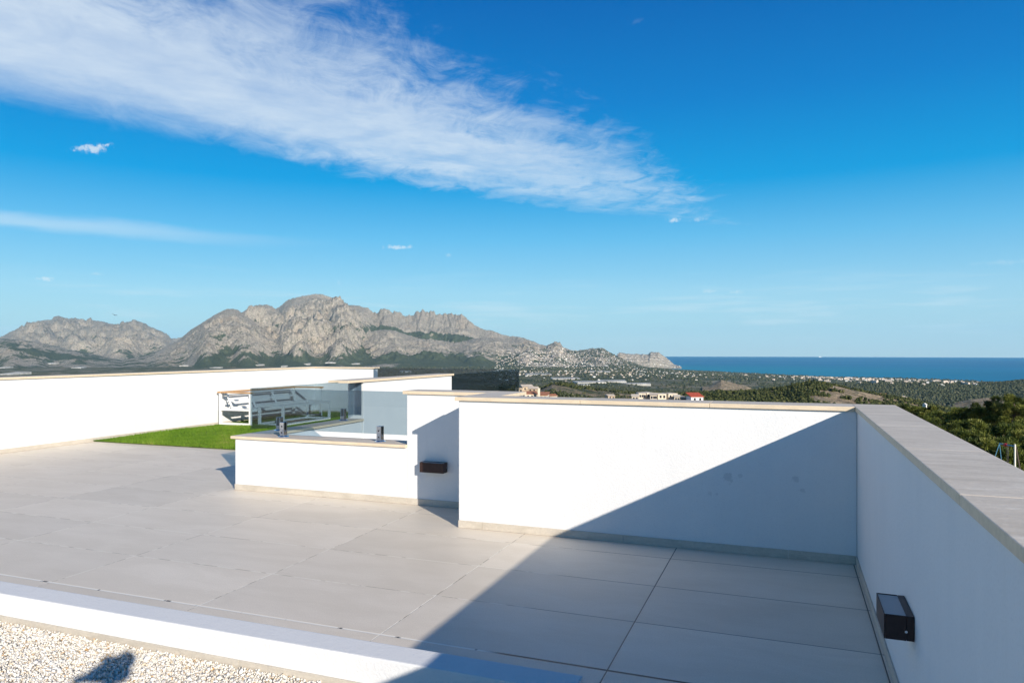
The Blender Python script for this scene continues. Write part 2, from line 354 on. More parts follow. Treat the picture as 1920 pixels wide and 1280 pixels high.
wall_thing('broad white parapet half crossed by the slanting shadow, facing the viewer', (-1.1, 5.76, 0),
           [(-2.62, XR-.001, YA, 5.888, -7.4, ZC-.001)], [(-2.648, .4365, YA-.024, 5.915, ZC, ZT, 'x')], [(-2.62, XR-PT, YA-PT, YA-.0005, .001, PH, 'x')])
wall_thing('short white wall stub behind the broad parapet, its stone coping running away from the viewer', (-2.47, 6.1, 0),
           [(-2.618, -2.38, 5.89, 6.575, -7.4, ZC-.002)], [(-2.635, -2.352, 5.917, 6.60, ZC, ZT-.001, 'y')], [(-2.62-PT, -2.6205, YA+.26, YB-PT, .001, PH, 'y')])
wall_thing('tall narrow white wall carrying the small box lamp, between the broad parapet and the low glass topped wall', (-3.0, 6.4, 0),
           [(-3.49, -2.62, YB, 6.575, -7.4, ZC)], [(-3.527, -2.637, YB-.022, 6.60, ZC, ZT-.0005, 'x')], [(-3.489, -2.63, YB-PT, YB-.0005, .001, PH, 'x')])
t_ = wall_thing('knee high white wall round the stairwell with glass panes on its stone coping', (-4.6, 6.4, 0),
           [(-5.589, -3.491, YB, 6.575, -7.4, .549), (-5.589, -5.39, 6.576, 8.50, -7.4, .5485)],
           [(-5.632, -3.4915, YB-.024, 6.60, .55, .580, 'x'), (-5.632, -5.362, 6.602, 8.505, .55, .5795, 'y')],
           [(-5.589, -3.4895, YB-PT, YB-.0005, .001, PH, 'x'), (-5.589-PT, -5.5895, YB, 8.5, .001, PH, 'y')])
wall_thing('white wall with stone coping rising behind the glass panes beside the lawn', (-5.5, 9.9, 0),
           [(-5.62, -5.37, 8.51, 11.27, -7.4, ZC)], [(-5.652, -5.34, 8.10, 11.30, ZC, ZT, 'y')], [(-5.62-PT, -5.6205, 8.52, 11.27, .001, .075, 'y')])
wall_thing('long white boundary wall on the left behind the garden sofa', (-10.85, 8, 0),
           [(XF-.25, XF, -4, YG+.25, -7.4, ZC)], [(XF-.28, XF+.03, -4, YG+.28, ZC, ZT, 'y')], [(XF+.0005, XF+PT, -4, YG-PT, .001, PH, 'y')])
wall_thing('short white wall at the far end of the lawn, ending at the dark glass balustrade', (-10, 14.95, 0),
           [(XF+.001, -9.14, YG, YG+.249, -7.4, ZC-.001)], [(XF+.032, -9.10, YG-.03, YG+.279, ZC, ZT-.0005, 'x')], [(XF+PT, -9.14, YG-PT, YG-.0005, .001, PH, 'x')])
wall_thing('ankle high white kerb wall between the gravel and the tiles', (-4, 2.8, 0),
           [(XF+.002, -.785, 2.74, 2.895, .0, .171), (-.94, -.785, -4, 2.739, .0, .1708)], [], [(XF+.01, -.945, 2.74-PT, 2.7395, .012, .055, 'x')])

# ------------------------------------------------------------------ lawn
M_TURF = plain('turf_backing', (.06, .085, .022), .9, var=.3)
b = MB(); b.box(XF+.012, -5.60, 8.80, YG-.011, .001, .016); tag(b.build('turf_base', M_TURF), kind='structure')
n = 150000
gx_ = RNG.uniform(XF+.02, -5.63, n); gy_ = 8.79+(YG-.02-8.79)*RNG.uniform(0, 1, n)**1.25
hgt = RNG.uniform(.022, .046, n)*(.85+.3*np.sin(gx_*3.1)*np.sin(gy_*2.3)); ang = RNG.uniform(0, 6.283, n); wd = RNG.uniform(.003, .006, n)
ln = RNG.uniform(-.022, .022, (n, 2)); zb = np.full(n, .014)
B0 = np.column_stack([gx_-np.cos(ang)*wd, gy_-np.sin(ang)*wd, zb]); B1 = np.column_stack([gx_+np.cos(ang)*wd, gy_+np.sin(ang)*wd, zb])
TP = np.column_stack([gx_+ln[:, 0], gy_+ln[:, 1], zb+hgt])
V = np.stack([B0, B1, TP], 1).reshape(-1, 3); F = np.arange(3*n).reshape(-1, 3)
M_GRASS = attr_mat('artificial_grass', [(0, (.065, .145, .012)), (.5, (.13, .25, .02)), (.85, (.21, .31, .035)), (1, (.32, .31, .09))], .6, .2, .25)
me = mesh_from('lawn', V, F, M_GRASS); pn_ = .5+.35*np.sin(gx_*2.7+1.3*np.sin(gy_*1.9))*np.sin(gy_*2.2+gx_*.8)+.2*np.sin(gx_*9.1)*np.sin(gy_*7.3)
set_rnd(me, np.clip(.55*RNG.uniform(0, 1, n)+.5*pn_, 0, 1))
tag(obj('lawn', me), 'bright green artificial lawn along the foot of the white boundary walls', 'lawn', kind='stuff')

# ------------------------------------------------------------------ glass balustrades: pane, spigots (> flange, screws)
def u_clamp(x, y, z, along, w=.026):                          # one steel block with a slot for the pane
    prof_ = [(-.030, .010), (.030, .010), (.030, .155), (.0075, .155), (.0075, .060), (-.0075, .060), (-.0075, .155), (-.030, .155)]
    mb = MB(); b_ = bmesh.new()
    vs = [b_.verts.new((x-w, y+d, z+h) if along == 'x' else (x+d, y-w, z+h)) for d, h in prof_]; f = b_.faces.new(vs)
    r = bmesh.ops.extrude_face_region(b_, geom=[f]); bmesh.ops.translate(b_, vec=(2*w, 0, 0) if along == 'x' else (0, 2*w, 0), verts=[v for v in r['geom'] if isinstance(v, bmesh.types.BMVert)])
    bmesh.ops.recalc_face_normals(b_, faces=b_.faces[:]); bmesh.ops.bevel(b_, geom=b_.edges[:], offset=.003, segments=2, profile=.6, affect='EDGES'); return mb._join(b_)
def spigot(t_, loc, along, label):
    x, y, z = loc; c = u_clamp(x, y, z, along).build('spigot', M_CHROME, t_, label)
    mb = MB(); mb.rod((x, y, z+.0005), (x, y, z+.006), .060, .058, 28); mb.rod((x, y, z+.006), (x, y, z+.0098), .048, .036, 28); mb.build('base_flange', M_CHROME, c)
    for s in (-1, 1):
        for zz_ in (.045, .110):
            mb = MB()
            if along == 'x': mb.rod((x, y+s*.0295, z+zz_), (x, y+s*.0335, z+zz_), .008)
            else: mb.rod((x+s*.0295, y, z+zz_), (x+s*.0335, y, z+zz_), .008)
            mb.build('screw', M_DARK, c)
def balustrade(label, loc, bx, mt, spigots=()):
    t_ = thing('glass_balustrade', label, 'glass balustrade', loc)
    MB().box(*bx, bev=.0015).build('glass_pane', mt, t_)
    for (lc, al, lb) in spigots: spigot(t_, lc, al, lb)
balustrade('smoked glass pane standing side-on on the low wall, in front of the garden sofa', (-5.5, 7.5, .58), (-5.506, -5.494, 6.445, 8.478, .635, 1.089), M_GLASS,
           [((-5.5, 6.93, .5795), 'y', None), ((-5.5, 8.22, .5795), 'y', None)])
balustrade('smoked glass pane along the front of the low wall, held by two chrome spigots', (-4.5, 6.44, .58), (-5.480, -3.50, 6.434, 6.446, .655, 1.0885), M_GLASS,
           [((-5.06, 6.44, .580), 'x', None), ((-3.87, 6.44, .580), 'x', None)])
o = MB().box(-5.506, -5.40, 8.494, 8.5045, .63, 1.07, bev=.0015).build('dark_strip', M_GLASS2); tag(o, 'narrow dark blue strip standing in the gap between the side pane and the white wall', 'glass strip')  # dark tinted pane put in for a dark sliver beside the wall end
balustrade('dark glass balustrade beyond the stairwell, continuing the short far wall', (-7.3, 14.9, .05), (-9.13, -5.50, 14.894, 14.906, .05, 1.091), M_GLASS2)
balustrade('dark glass balustrade running away from the white wall to the far corner', (-5.48, 13.1, .05), (-5.486, -5.474, 11.32, 14.893, .05, 1.092), M_GLASS2)

# ------------------------------------------------------------------ box lamps
def wall_lamp(label, loc, face, L, D, Hh):
    """face 'x': on a wall whose face looks to -x, 'y': face looks to -y; loc = middle of the back at half height"""
    t_ = thing('wall_lamp', label, 'wall lamp', loc); x, y, z = loc; h = Hh/2
    def bx(mb, a0, a1, d0, d1, z0, z1, bev=0.0):
        if face == 'x': mb.box(x-d1, x-d0, y+a0, y+a1, z+z0, z+z1, bev=bev)
        else: mb.box(x+a0, x+a1, y-d1, y-d0, z+z0, z+z1, bev=bev)
        return mb
    mb = MB(); bx(mb, -L/2, L/2, .002, .028, -h, h, .002)
    bx(mb, -L/2, L/2, D-.004, D, -h, h, .001); bx(mb, -L/2, -L/2+.004, .029, D-.0045, -h, h, .0006); bx(mb, L/2-.004, L/2, .029, D-.0045, -h, h, .0006)
    mb.build('housing', M_BROWN, t_)
    bx(MB(), -L/2+.005, L/2-.005, .0285, D-.005, -h+.004, h-.003).build('diffuser', M_DIFF, t_)
    mb = MB()
    if face == 'x': mb.rod((x-.03, y-L/2-.003, z-.012), (x-.03, y-L/2+.002, z-.012), .005)
    else: mb.rod((x+L/2-.002, y-.03, z), (x+L/2+.003, y-.03, z), .005)
    mb.build('screw', M_CHROME, t_)
wall_lamp('brown box lamp with pale glass top on the shaded right-hand parapet', (XR, 3.272, .438), 'x', .262, .106, .095)
wall_lamp('small brown box lamp half in shadow on the tall narrow wall', (-3.175, YB, .385), 'y', .25, .095, .095)

# ------------------------------------------------------------------ garden sofa frame and table frame
GZ = .03
t_ = thing('garden_sofa', 'white metal garden sofa frame with slim wooden armrests and no cushions, on the lawn', 'sofa', (-10.2, 12.6, GZ))
SX0, SX1, SY0, SY1, SH = -10.60, -9.86, 11.55, 13.85, .655
for yy in (SY0, SY1):
    mb = MB(); w = .045
    for xx in (SX0, SX1): mb.bar((xx, yy, GZ), (xx, yy, GZ+SH-.03), w, w)
    mb.bar((SX0+.024, yy, GZ+.02), (SX1-.024, yy, GZ+.02), .04, .04); mb.bar((SX0+.024, yy, GZ+.30), (SX1-.024, yy, GZ+.30), .045, .04)
    mb.build('side_frame', M_WHITE, t_)
    mb = MB(); mb.box(SX0-.05, SX1+.05, yy-.04, yy+.04, GZ+SH-.029, GZ+SH, bev=.004); mb.build('armrest', M_WOOD, t_)
mb = MB(); mb.box(SX0-.05, SX0+.03, SY0+.041, SY1-.041, GZ+SH-.030, GZ+SH-.001, bev=.004); mb.build('back_rail', M_WOOD, t_)
mb = MB()
for f in (.06, .35, .65, .94):
    yy = SY0+(SY1-SY0)*f; mb.bar((SX0+.03, yy, GZ+SH-.05), (SX0+.20, yy, GZ+.27), .028, .025)
mb.bar((SX0+.105, SY0+.07, GZ+.46), (SX0+.105, SY1-.07, GZ+.46), .022, .03); mb.bar((SX0+.04, SY0+.07, GZ+.60), (SX0+.04, SY1-.07, GZ+.60), .022, .03)
mb.build('backrest', M_WHITE, t_)
mb = MB()
for xx in (SX0+.05, SX1): mb.bar((xx, SY0+.03, GZ+.295), (xx, SY1-.03, GZ+.295), .045, .06)
for k in range(3):
    xx = SX0+.17+k*.20; mb.box(xx-.055, xx+.055, SY0+.06, SY1-.06, GZ+.275, GZ+.29)
for yy in (SY0+.5, SY1-.5): mb.bar((SX0+.075, yy, GZ+.262), (SX1-.025, yy, GZ+.262), .03, .02)
mb.build('seat_frame', M_WHITE, t_)
t_ = thing('coffee_table', 'white metal frame of a low garden table in front of the sofa', 'table', (-9.6, 12.5, GZ))
TXa, TXb, TYa, TYb, TH = -9.78, -9.22, 11.72, 13.25, .40
for xx in (TXa, TXb):
    for yy in (TYa, TYb):
        mb = MB(); mb.bar((xx, yy, GZ), (xx, yy, GZ+TH-.046), .045, .045); mb.build('leg', M_WHITE, t_)
mb = MB()
for z in (GZ+.022, GZ+TH-.022):
    for xx in (TXa, TXb): mb.bar((xx, TYa-.022, z), (xx, TYb+.022, z), .045, .045) if z > .2 else mb.bar((xx, TYa+.023, z), (xx, TYb-.023, z), .04, .04)
    for yy in (TYa, TYb): mb.bar((TXa+.023, yy, z), (TXb-.023, yy, z), .04, .04)
mb.build('table_frame', M_WHITE, t_)
mb = MB(); mb.box(TXa+.12, TXb-.12, 12.1, 12.9, GZ+.001, GZ+.02, bev=.003)
o = mb.build('wooden_board', M_WOOD); tag(o, 'flat brown board lying on the lawn under the low table frame', 'board')

# ------------------------------------------------------------------ the photographer's camera on its stand (its shadow falls on the gravel)
t_ = thing('tripod_camera', 'black camera on a slim tripod, throwing the dark shadow on the gravel', 'camera', (.02, -.16, 0))
Fv = Vector((-math.sin(YAW), math.cos(YAW), 0)); Rv = Vector((math.cos(YAW), math.sin(YAW), 0)); Uv = Vector((0, 0, 1)); cc = -Fv*.175+Uv*1.503; cx, cy_ = cc.x, cc.y
mb = MB(); mb.bar(cc-Rv*.078, cc+Rv*.078, .055, .095, up=Fv, bev=.010); mb.bar(cc-Rv*.03+Uv*.055, cc+Rv*.035+Uv*.055, .05, .04, up=Fv, bev=.008); mb.bar(cc+Rv*.055+Fv*.02-Uv*.01, cc+Rv*.078+Fv*.02-Uv*.01, .05, .08, up=Fv, bev=.008); mb.build('camera_body', M_DARK, t_)
mb = MB(); mb.rod(cc+Fv*.025, cc+Fv*.10, .036, .034, 24); mb.rod(cc+Fv*.10, cc+Fv*.165, .036, .043, 24); mb.build('lens', M_DARK, t_)
mb = MB(); mb.bar(cc-Rv*.08-Uv*.01, cc-Rv*.155-Uv*.035, .035, .03, up=Fv, bev=.006); mb.build('side_bracket', M_DARK, t_)
mb = MB(); mb.rod(cc-Uv*.048, cc-Uv*.13, .028, .022); mb.rod(cc-Uv*.13, (cx, cy_, .95), .013); mb.bar(cc-Uv*.10, cc-Uv*.17+Rv*.12-Fv*.10, .018); mb.build('tripod_head', M_DARK, t_)
for k in range(3):
    a = R_(30+120*k); mb = MB(); mb.rod((cx+.03*math.cos(a), cy_+.03*math.sin(a), 1.22), (cx+.40*math.cos(a), cy_+.40*math.sin(a), .002), .015, .010); mb.build('leg', M_DARK, t_)
# ================================================================== THE LANDSCAPE
CY_, SY_ = math.cos(YAW), math.sin(YAW)
def hash2(ix, iy, s):
    h = (ix.astype(np.int64)*374761393+iy.astype(np.int64)*668265263+s*1442695041) & 0xffffffff
    h = ((h ^ (h >> 13))*1274126177) & 0xffffffff
    return ((h ^ (h >> 16)) & 0xffff)/65535.0
def gnoise(x, y, s=0):                                       # gradient noise, about -1..1
    ix, iy = np.floor(x), np.floor(y); fx, fy = x-ix, y-iy
    ux, uy = fx*fx*fx*(fx*(fx*6-15)+10), fy*fy*fy*(fy*(fy*6-15)+10); r = 0
    for a in (0, 1):
        for b_ in (0, 1):
            th = hash2(ix+a, iy+b_, s)*6.2831853
            r = r+(np.cos(th)*(fx-a)+np.sin(th)*(fy-b_))*(ux if a else 1-ux)*(uy if b_ else 1-uy)
    return r*1.5
def fbm(x, y, o, s=0, g=.5, ridged=False):
    t_, a, n = 0, 1.0, 0
    for k in range(o):
        v = gnoise(x, y, s+k*17)
        if ridged: v = 1-2*np.abs(v)
        t_ = t_+v*a; n += a; a *= g; x, y = x*2.03+11.7, y*2.03-5.1
    return t_/n
def sst(x, a, b_): t_ = np.clip((x-a)/(b_-a), 0, 1); return t_*t_*(3-2*t_)
def zof(v, D): return 1.5+D*(657-v)/1367.0
SEA = -250.0
def prof(pts):
    P = np.array(pts, float); return lambda u: np.interp(u, P[:, 0], P[:, 1], left=1200 if P[0, 0] > -400 else None, right=1200 if P[-1, 0] < 2100 else None)
MAIN = prof([(100, 692), (200, 690), (330, 645), (400, 612), (455, 586), (470, 576), (485, 573), (500, 571), (510, 575), (517, 580), (523, 577), (535, 566), (550, 559), (575, 555), (592, 551), (605, 553), (620, 557), (640, 565), (655, 572), (670, 573), (690, 577), (700, 585), (708, 586), (715, 580), (725, 579), (735, 584), (750, 588), (765, 592), (775, 590), (785, 583), (793, 581), (803, 586), (810, 583), (820, 588), (835, 590), (850, 587), (865, 590), (880, 600), (890, 610), (905, 617), (930, 622), (950, 630), (975, 632), (1000, 640), (1012, 646), (1025, 648), (1033, 645), (1043, 641), (1050, 642), (1056, 651), (1065, 654), (1080, 660), (1120, 670), (1200, 690)])
CONE = prof([(100, 705), (150, 697), (180, 690), (215, 684), (240, 672), (270, 668), (300, 655), (330, 640), (345, 629), (360, 617), (375, 608), (390, 598), (400, 592), (415, 584), (425, 580), (433, 579), (445, 581), (455, 588), (465, 595), (480, 606), (500, 620), (520, 632), (545, 648), (570, 662), (600, 676), (640, 700)])
FAR = prof([(-500, 690), (-200, 680), (-60, 660), (0, 633), (20, 622), (45, 613), (50, 606), (60, 604), (72, 602), (85, 600), (97, 599), (100, 595), (107, 592), (115, 594), (130, 597), (140, 596), (160, 601), (172, 600), (190, 602), (205, 606), (225, 609), (230, 605), (240, 603), (262, 602), (275, 608), (290, 616), (305, 622), (318, 633), (350, 655), (420, 690)])
SADDLE = prof([(200, 640), (300, 624), (345, 625), (400, 640)])
LEFTH = prof([(-500, 640), (-100, 640), (0, 635), (40, 637), (70, 641), (110, 650), (150, 657), (200, 668), (260, 680), (330, 692)])
SLAB = prof([(520, 690), (600, 655), (640, 637), (690, 622), (720, 618), (740, 620), (780, 632), (820, 637), (860, 640), (900, 634), (930, 633), (960, 641), (990, 650), (1010, 660), (1040, 672), (1100, 690)])
SPUR = prof([(440, 690), (480, 650), (520, 634), (560, 616), (580, 608), (600, 615), (640, 630), (680, 647), (720, 667), (760, 684), (800, 700)])
FOOT = prof([(640, 694), (700, 676), (760, 662), (800, 664), (840, 668), (880, 676), (930, 686), (960, 694)])
VILL = prof([(880, 694), (940, 676), (985, 662), (1010, 653), (1040, 652), (1060, 656), (1085, 657), (1110, 653), (1130, 652), (1145, 661), (1160, 670), (1175, 676), (1200, 684), (1230, 694)])
HEAD = prof([(1140, 690), (1152, 672), (1157, 664), (1162, 660), (1168, 661), (1175, 663), (1215, 664), (1219, 660), (1235, 660), (1240, 664), (1250, 671), (1258, 678), (1266, 684), (1275, 686), (1279, 690.5), (1284, 697)])
# nearer hills
GREEN = prof([(1200, 790), (1290, 753), (1310, 743), (1340, 738), (1400, 737), (1440, 734), (1480, 727), (1500, 721), (1530, 718), (1570, 724), (1610, 734), (1650, 744), (1690, 753), (1720, 762), (1780, 790)])
WOOD = prof([(1300, 760), (1440, 738), (1520, 726), (1600, 720), (1650, 718), (1750, 718), (1850, 719), (1880, 717), (1905, 714), (1960, 710), (2100, 704), (2400, 700)])
SAND = prof([(1316, 727), (1330, 723), (1342, 716), (1352, 710), (1364, 714), (1385, 720), (1398, 723), (1408, 728)])
RIDGE = prof([(900, 770), (980, 752), (1010, 734), (1035, 721), (1060, 720), (1090, 727), (1120, 733), (1180, 739), (1250, 743), (1300, 747), (1340, 765)])
KNOLL = prof([(880, 790), (940, 756), (970, 749), (1040, 749), (1150, 751), (1200, 750), (1290, 753), (1330, 760), (1390, 790)])
BARE = prof([(1700, 790), (1750, 768), (1790, 755), (1820, 748), (1850, 745), (1880, 746), (1910, 750), (1960, 762), (2020, 790)])
SHORE = (lambda P: (lambda u: np.interp(u, P[:, 0], P[:, 1])))(np.array([(1120, 14000), (1170, 13000), (1200, 10600), (1236, 10050), (1260, 9490), (1280, 9113), (1310, 8800), (1340, 8544), (1400, 7950), (1480, 7270), (1560, 6835), (1700, 6450), (1800, 6100), (1860, 5750), (2000, 5300), (2600, 4500), (4000, 4200)], float))

def height(x, y):
    D = -SY_*x+CY_*y; lat = CY_*x+SY_*y
    infront = D > 20
    Dc = np.maximum(D, 20.0); u = np.clip(960+1367*lat/Dc, -1500, 3500)
    r = np.hypot(x, y); D = np.where(infront, D, r); u = np.where(infront, u, np.where(lat > 0, 3500, -1500))
    n1 = fbm(x/900, y/900, 5, 3); n2 = fbm(x/140, y/140, 4, 9)
    Ds = SHORE(u)+n1*90*(D > 2000)
    far = SEA+np.minimum(6+.021*(Ds-D), 70+.004*(Ds-D))+n1*9*sst(Ds-D, 100, 900)*sst(D, 1500, 3500)
    far = np.where(Ds-D < 0, SEA-8-.02*(D-Ds), far)
    # the mountain side climbs from the plain on the left
    far = np.where(u < 1130, np.maximum(far, SEA+55+.010*np.clip(D-3000, 0, 9000)*sst(1130-u, 0, 250)+n1*14), far)
    near = -7.3-1.2*sst(r, 20, 60)-33*sst(r, 60, 430)
    w = sst(D, 360, 1900); z = near*(1-w)+far*w+n2*1.0*sst(r, 90, 300)
    mtn = np.zeros_like(z)-1e3
    hN = fbm(x/1300, y/1300, 8, 21, .57, True); hM = fbm(x/420, y/420, 6, 41, .62, True); hS = fbm(x/150, y/150, 4, 77, .55)
    JAG = gnoise(u/7., D/400., 61)+.7*gnoise(u/3.1, D/250., 63); jag = {id(MAIN): 7+20*sst(u, 690, 705)*(1-sst(u, 870, 890)), id(FAR): 11, id(CONE): 5, id(SPUR): 7, id(SLAB): 7, id(VILL): 8, id(HEAD): 6}
    def ridge(P, Dc_, wf, wb, pw, z, amp=1.0, base=None, wob=.08):
        Dd = Dc_*(1+wob*gnoise(u/90., D*0+3.3, 5)*.5)
        zc = zof(P(u), Dd)+JAG*jag.get(id(P), 0); bs = z if base is None else base
        t_ = np.where(D < Dd, (Dd-D)/(wf*(1+.25*gnoise(u/60., D*0, 8))), (D-Dd)/wb); t_ = np.clip(t_, 0, 1)
        f = (1-t_)**(pw+(.5*sst(u, 455, 520)*(1-sst(u, 600, 660))+1.7*sst(u, 640, 720)*(1-sst(u, 930, 1010)) if P is MAIN else 0))
        hh = np.maximum(zc-bs, 0)
        am = amp*(1-.5*sst(u, 650, 720)*(1-sst(u, 930, 1010)) if P is MAIN else 1)*hh*(.02+.98*sst(t_, .0, .35))*sst(1-t_, 0, .25)
        return np.where(zc > bs, bs+hh*f+am*(.27*(hN-.12)+.20*(hM-.1)+.06*hS)+np.minimum(hh, 260)*sst(hh, 40, 300)*(.030*(hM-.1)+.022*hS)*amp*sst(1-t_, 0, .2), -1e4), t_, hh
    parts = {}
    for nm, P, Dc_, wf, wb, pw, amp in [('SADDLE', SADDLE, 17200, 2500, 900, 1.2, .6), ('FAR', FAR, 14200, 4200, 1500, 1.25, 1.15), ('LEFTH', LEFTH, 11000, 4200, 1200, 1.05, .85), ('MAIN', MAIN, 11200, 4300, 2200, 1.3, 1.2),
                                  ('CONE', CONE, 9200, 2600, 1500, 1.12, .8), ('SLAB', SLAB, 9900, 2500, 700, 1.1, .9), ('SPUR', SPUR, 9300, 2000, 800, 1.12, .9), ('FOOT', FOOT, 8300, 1500, 500, 1.1, .8),
                                  ('VILL', VILL, 9500, 1800, 900, 1.1, .7)]:
        h, t_, hh = ridge(P, Dc_, wf, wb, pw, z, amp); parts[nm] = h
    hz_, _, _ = ridge(HEAD, 10500, 420, 600, .62, np.full_like(z, SEA-6.), .55, wob=0); parts['HEAD'] = hz_
    best = z.copy(); which = np.zeros(z.shape, np.int8)
    for k, (nm, h) in enumerate(parts.items()):
        g_ = h > best; best = np.where(g_, h, best); which = np.where(g_, k+1, which)
    for k, (nm, P, Dc_, wf, wb, pw, amp) in enumerate([('WOOD', WOOD, 2700, 1500, 900, .9, .35), ('SAND', SAND, 2950, 200, 220, 1.0, .25), ('RIDGE', RIDGE, 900, 330, 420, .85, .3), ('RIDGE', KNOLL, 452, 100, 200, .6, .12), ('BARE', BARE, 1500, 420, 400, .9, .3), ('GREEN', GREEN, 720, 300, 330, .8, .3)]):
        h, t_, hh = ridge(P, Dc_, wf, wb, pw, best, amp, wob=.02)
        g_ = h > best+.01; best = np.where(g_, h, best); which = np.where(g_, 20+k, which)
    return best, which, u, D, hN, hM, hS
def hmin(x, y): return float(height(np.array([x], float), np.array([y], float))[0][0])

# polar grid round the terrace: fine inside the view, coarse elsewhere
phi0 = -YAW
fine = np.linspace(R_(-40), R_(41), 1500); coarse = np.linspace(R_(41), R_(320), 120)[1:]
PH = np.concatenate([fine, coarse]); NP = len(PH)
RD = np.concatenate([np.geomspace(26, 5200, 330), np.arange(5230, 12600, 30), np.arange(12640, 18500, 90)])
pp, rr = np.meshgrid(PH, RD)
gxx = rr*np.sin(pp+phi0); gyy = rr*np.cos(pp+phi0)
Z, WH, U_, D_, HN, HM, HS = height(gxx, gyy)
nr, nc = Z.shape
V = np.stack([gxx, gyy, Z], -1).reshape(-1, 3)
I = np.arange(nr*nc).reshape(nr, nc); J = np.roll(I, -1, 1)
Q = np.stack([I[:-1], J[:-1], J[1:], I[1:]], -1)            # quads, also across the seam
wq = WH[:-1]; zq = np.maximum(np.maximum(Z[:-1], Z[1:]), np.maximum(np.roll(Z, -1, 1)[:-1], np.roll(Z, -1, 1)[1:]))
keep = zq > SEA-7
# ground cover attributes
lap = np.zeros_like(Z); lap[2:-2] = (Z[4:]+Z[:-4]-2*Z[2:-2])/np.maximum(rr[4:]-rr[2:-2], 1)
slope = np.gradient(Z, axis=0)/np.maximum(np.gradient(rr, axis=0), 1)
nf = fbm(gxx/520, gyy/520, 6, 131, .62)*1.25; nf2 = fbm(gxx/180, gyy/180, 5, 151, .6)
rel = Z-SEA
forest = .5+nf*.9+nf2*.35-sst(rel, 110, 420)*.60+np.clip(lap*.9, -.2, .28)-np.clip(slope-.6, 0, 1)*.6-sst(rel, 400, 850)*.22
mt = (WH >= 1) & (WH <= 8)
band = sst(U_, 640, 700)*(1-sst(U_, 950, 985))*((WH == 4) & (D_ < 10700)) *(1-sst(D_, 10150, 10400))
forest = np.where(mt, forest+band*1.1, forest)
patch = sst(U_, 725, 760)*(1-sst(U_, 850, 900))*(WH == 8)
forest = forest+patch*.7
forest = forest+np.where(WH == 5, .42*sst(U_, 370, 430)*(1-sst(rel, 160, 330)), 0)+np.where((WH == 4) & (U_ < 780), .28*(1-sst(rel, 130, 330)), 0)
forest = np.where(WH == 3, .47+nf*.9+nf2*.5, forest)
forest = np.where(WH == 9, .42+nf*.5+nf2*.7, forest)
forest = np.where(WH == 10, .06+nf2*.25, forest)
forest = np.where(WH == 20, .86+nf2*.35, forest); forest = np.where(WH == 21, .0+nf2*.2, forest); forest = np.where(WH == 22, .66+nf2*.7, forest)
forest = np.where(WH == 24, .10+nf2*.6, forest); forest = np.where(WH == 25, .62+nf*.8+nf2*.5, forest)
plainm = WH == 0
forest = np.where(plainm, .47-.13*(1-sst(U_, 700, 950))+nf*.5+nf2*.45, forest)
forest = np.where(WH == 25, .22+nf2*.5, forest)
VP_ = 657-1367*(Z-1.5)/np.maximum(D_, 20)                    # pine strips in the gullies, where the photograph has them
for u0, v0, u1, v1, wd_, k_ in [(552, 588, 575, 592, 3, .6), (570, 595, 600, 612, 4, .75), (600, 612, 625, 618, 3.5, .6), (628, 612, 665, 606, 4, .7), (640, 618, 655, 632, 5, .6), (640, 640, 652, 655, 4, .5), (485, 600, 520, 610, 5, .7), (470, 598, 490, 604, 3, .5), (520, 612, 560, 606, 3, .4), (540, 632, 600, 645, 4, .45), (690, 655, 720, 645, 4, .4), (960, 648, 1000, 655, 3, .4),
                       (110, 628, 150, 634, 6, .6), (170, 628, 200, 640, 5, .55), (50, 603, 62, 608, 4, .6), (215, 606, 228, 611, 3, .6), (60, 620, 100, 628, 4, .5), (380, 690, 420, 662, 8, .6), (420, 660, 470, 650, 6, .6), (455, 590, 480, 600, 2.5, .6), (250, 625, 290, 632, 3, .4), (20, 650, 70, 662, 6, .5), (90, 665, 160, 672, 6, .5)]:
    q_ = np.clip(((U_-u0)*(u1-u0)+(VP_-v0)*(v1-v0))/((u1-u0)**2+(v1-v0)**2), 0, 1); dq = np.hypot(U_-u0-q_*(u1-u0), VP_-v0-q_*(v1-v0))
    forest = forest+np.where((WH >= 2) & (WH <= 8), k_*np.exp(-(dq/wd_)**2), 0)
FOREST = np.clip(forest, 0, 1)
SOIL = np.where(WH >= 21, 1.0, np.where((WH == 0) | (WH == 20), .6, 0.))
PLAIN = np.where(plainm, 1.0, 0.0)*sst(D_, 1500, 2600)

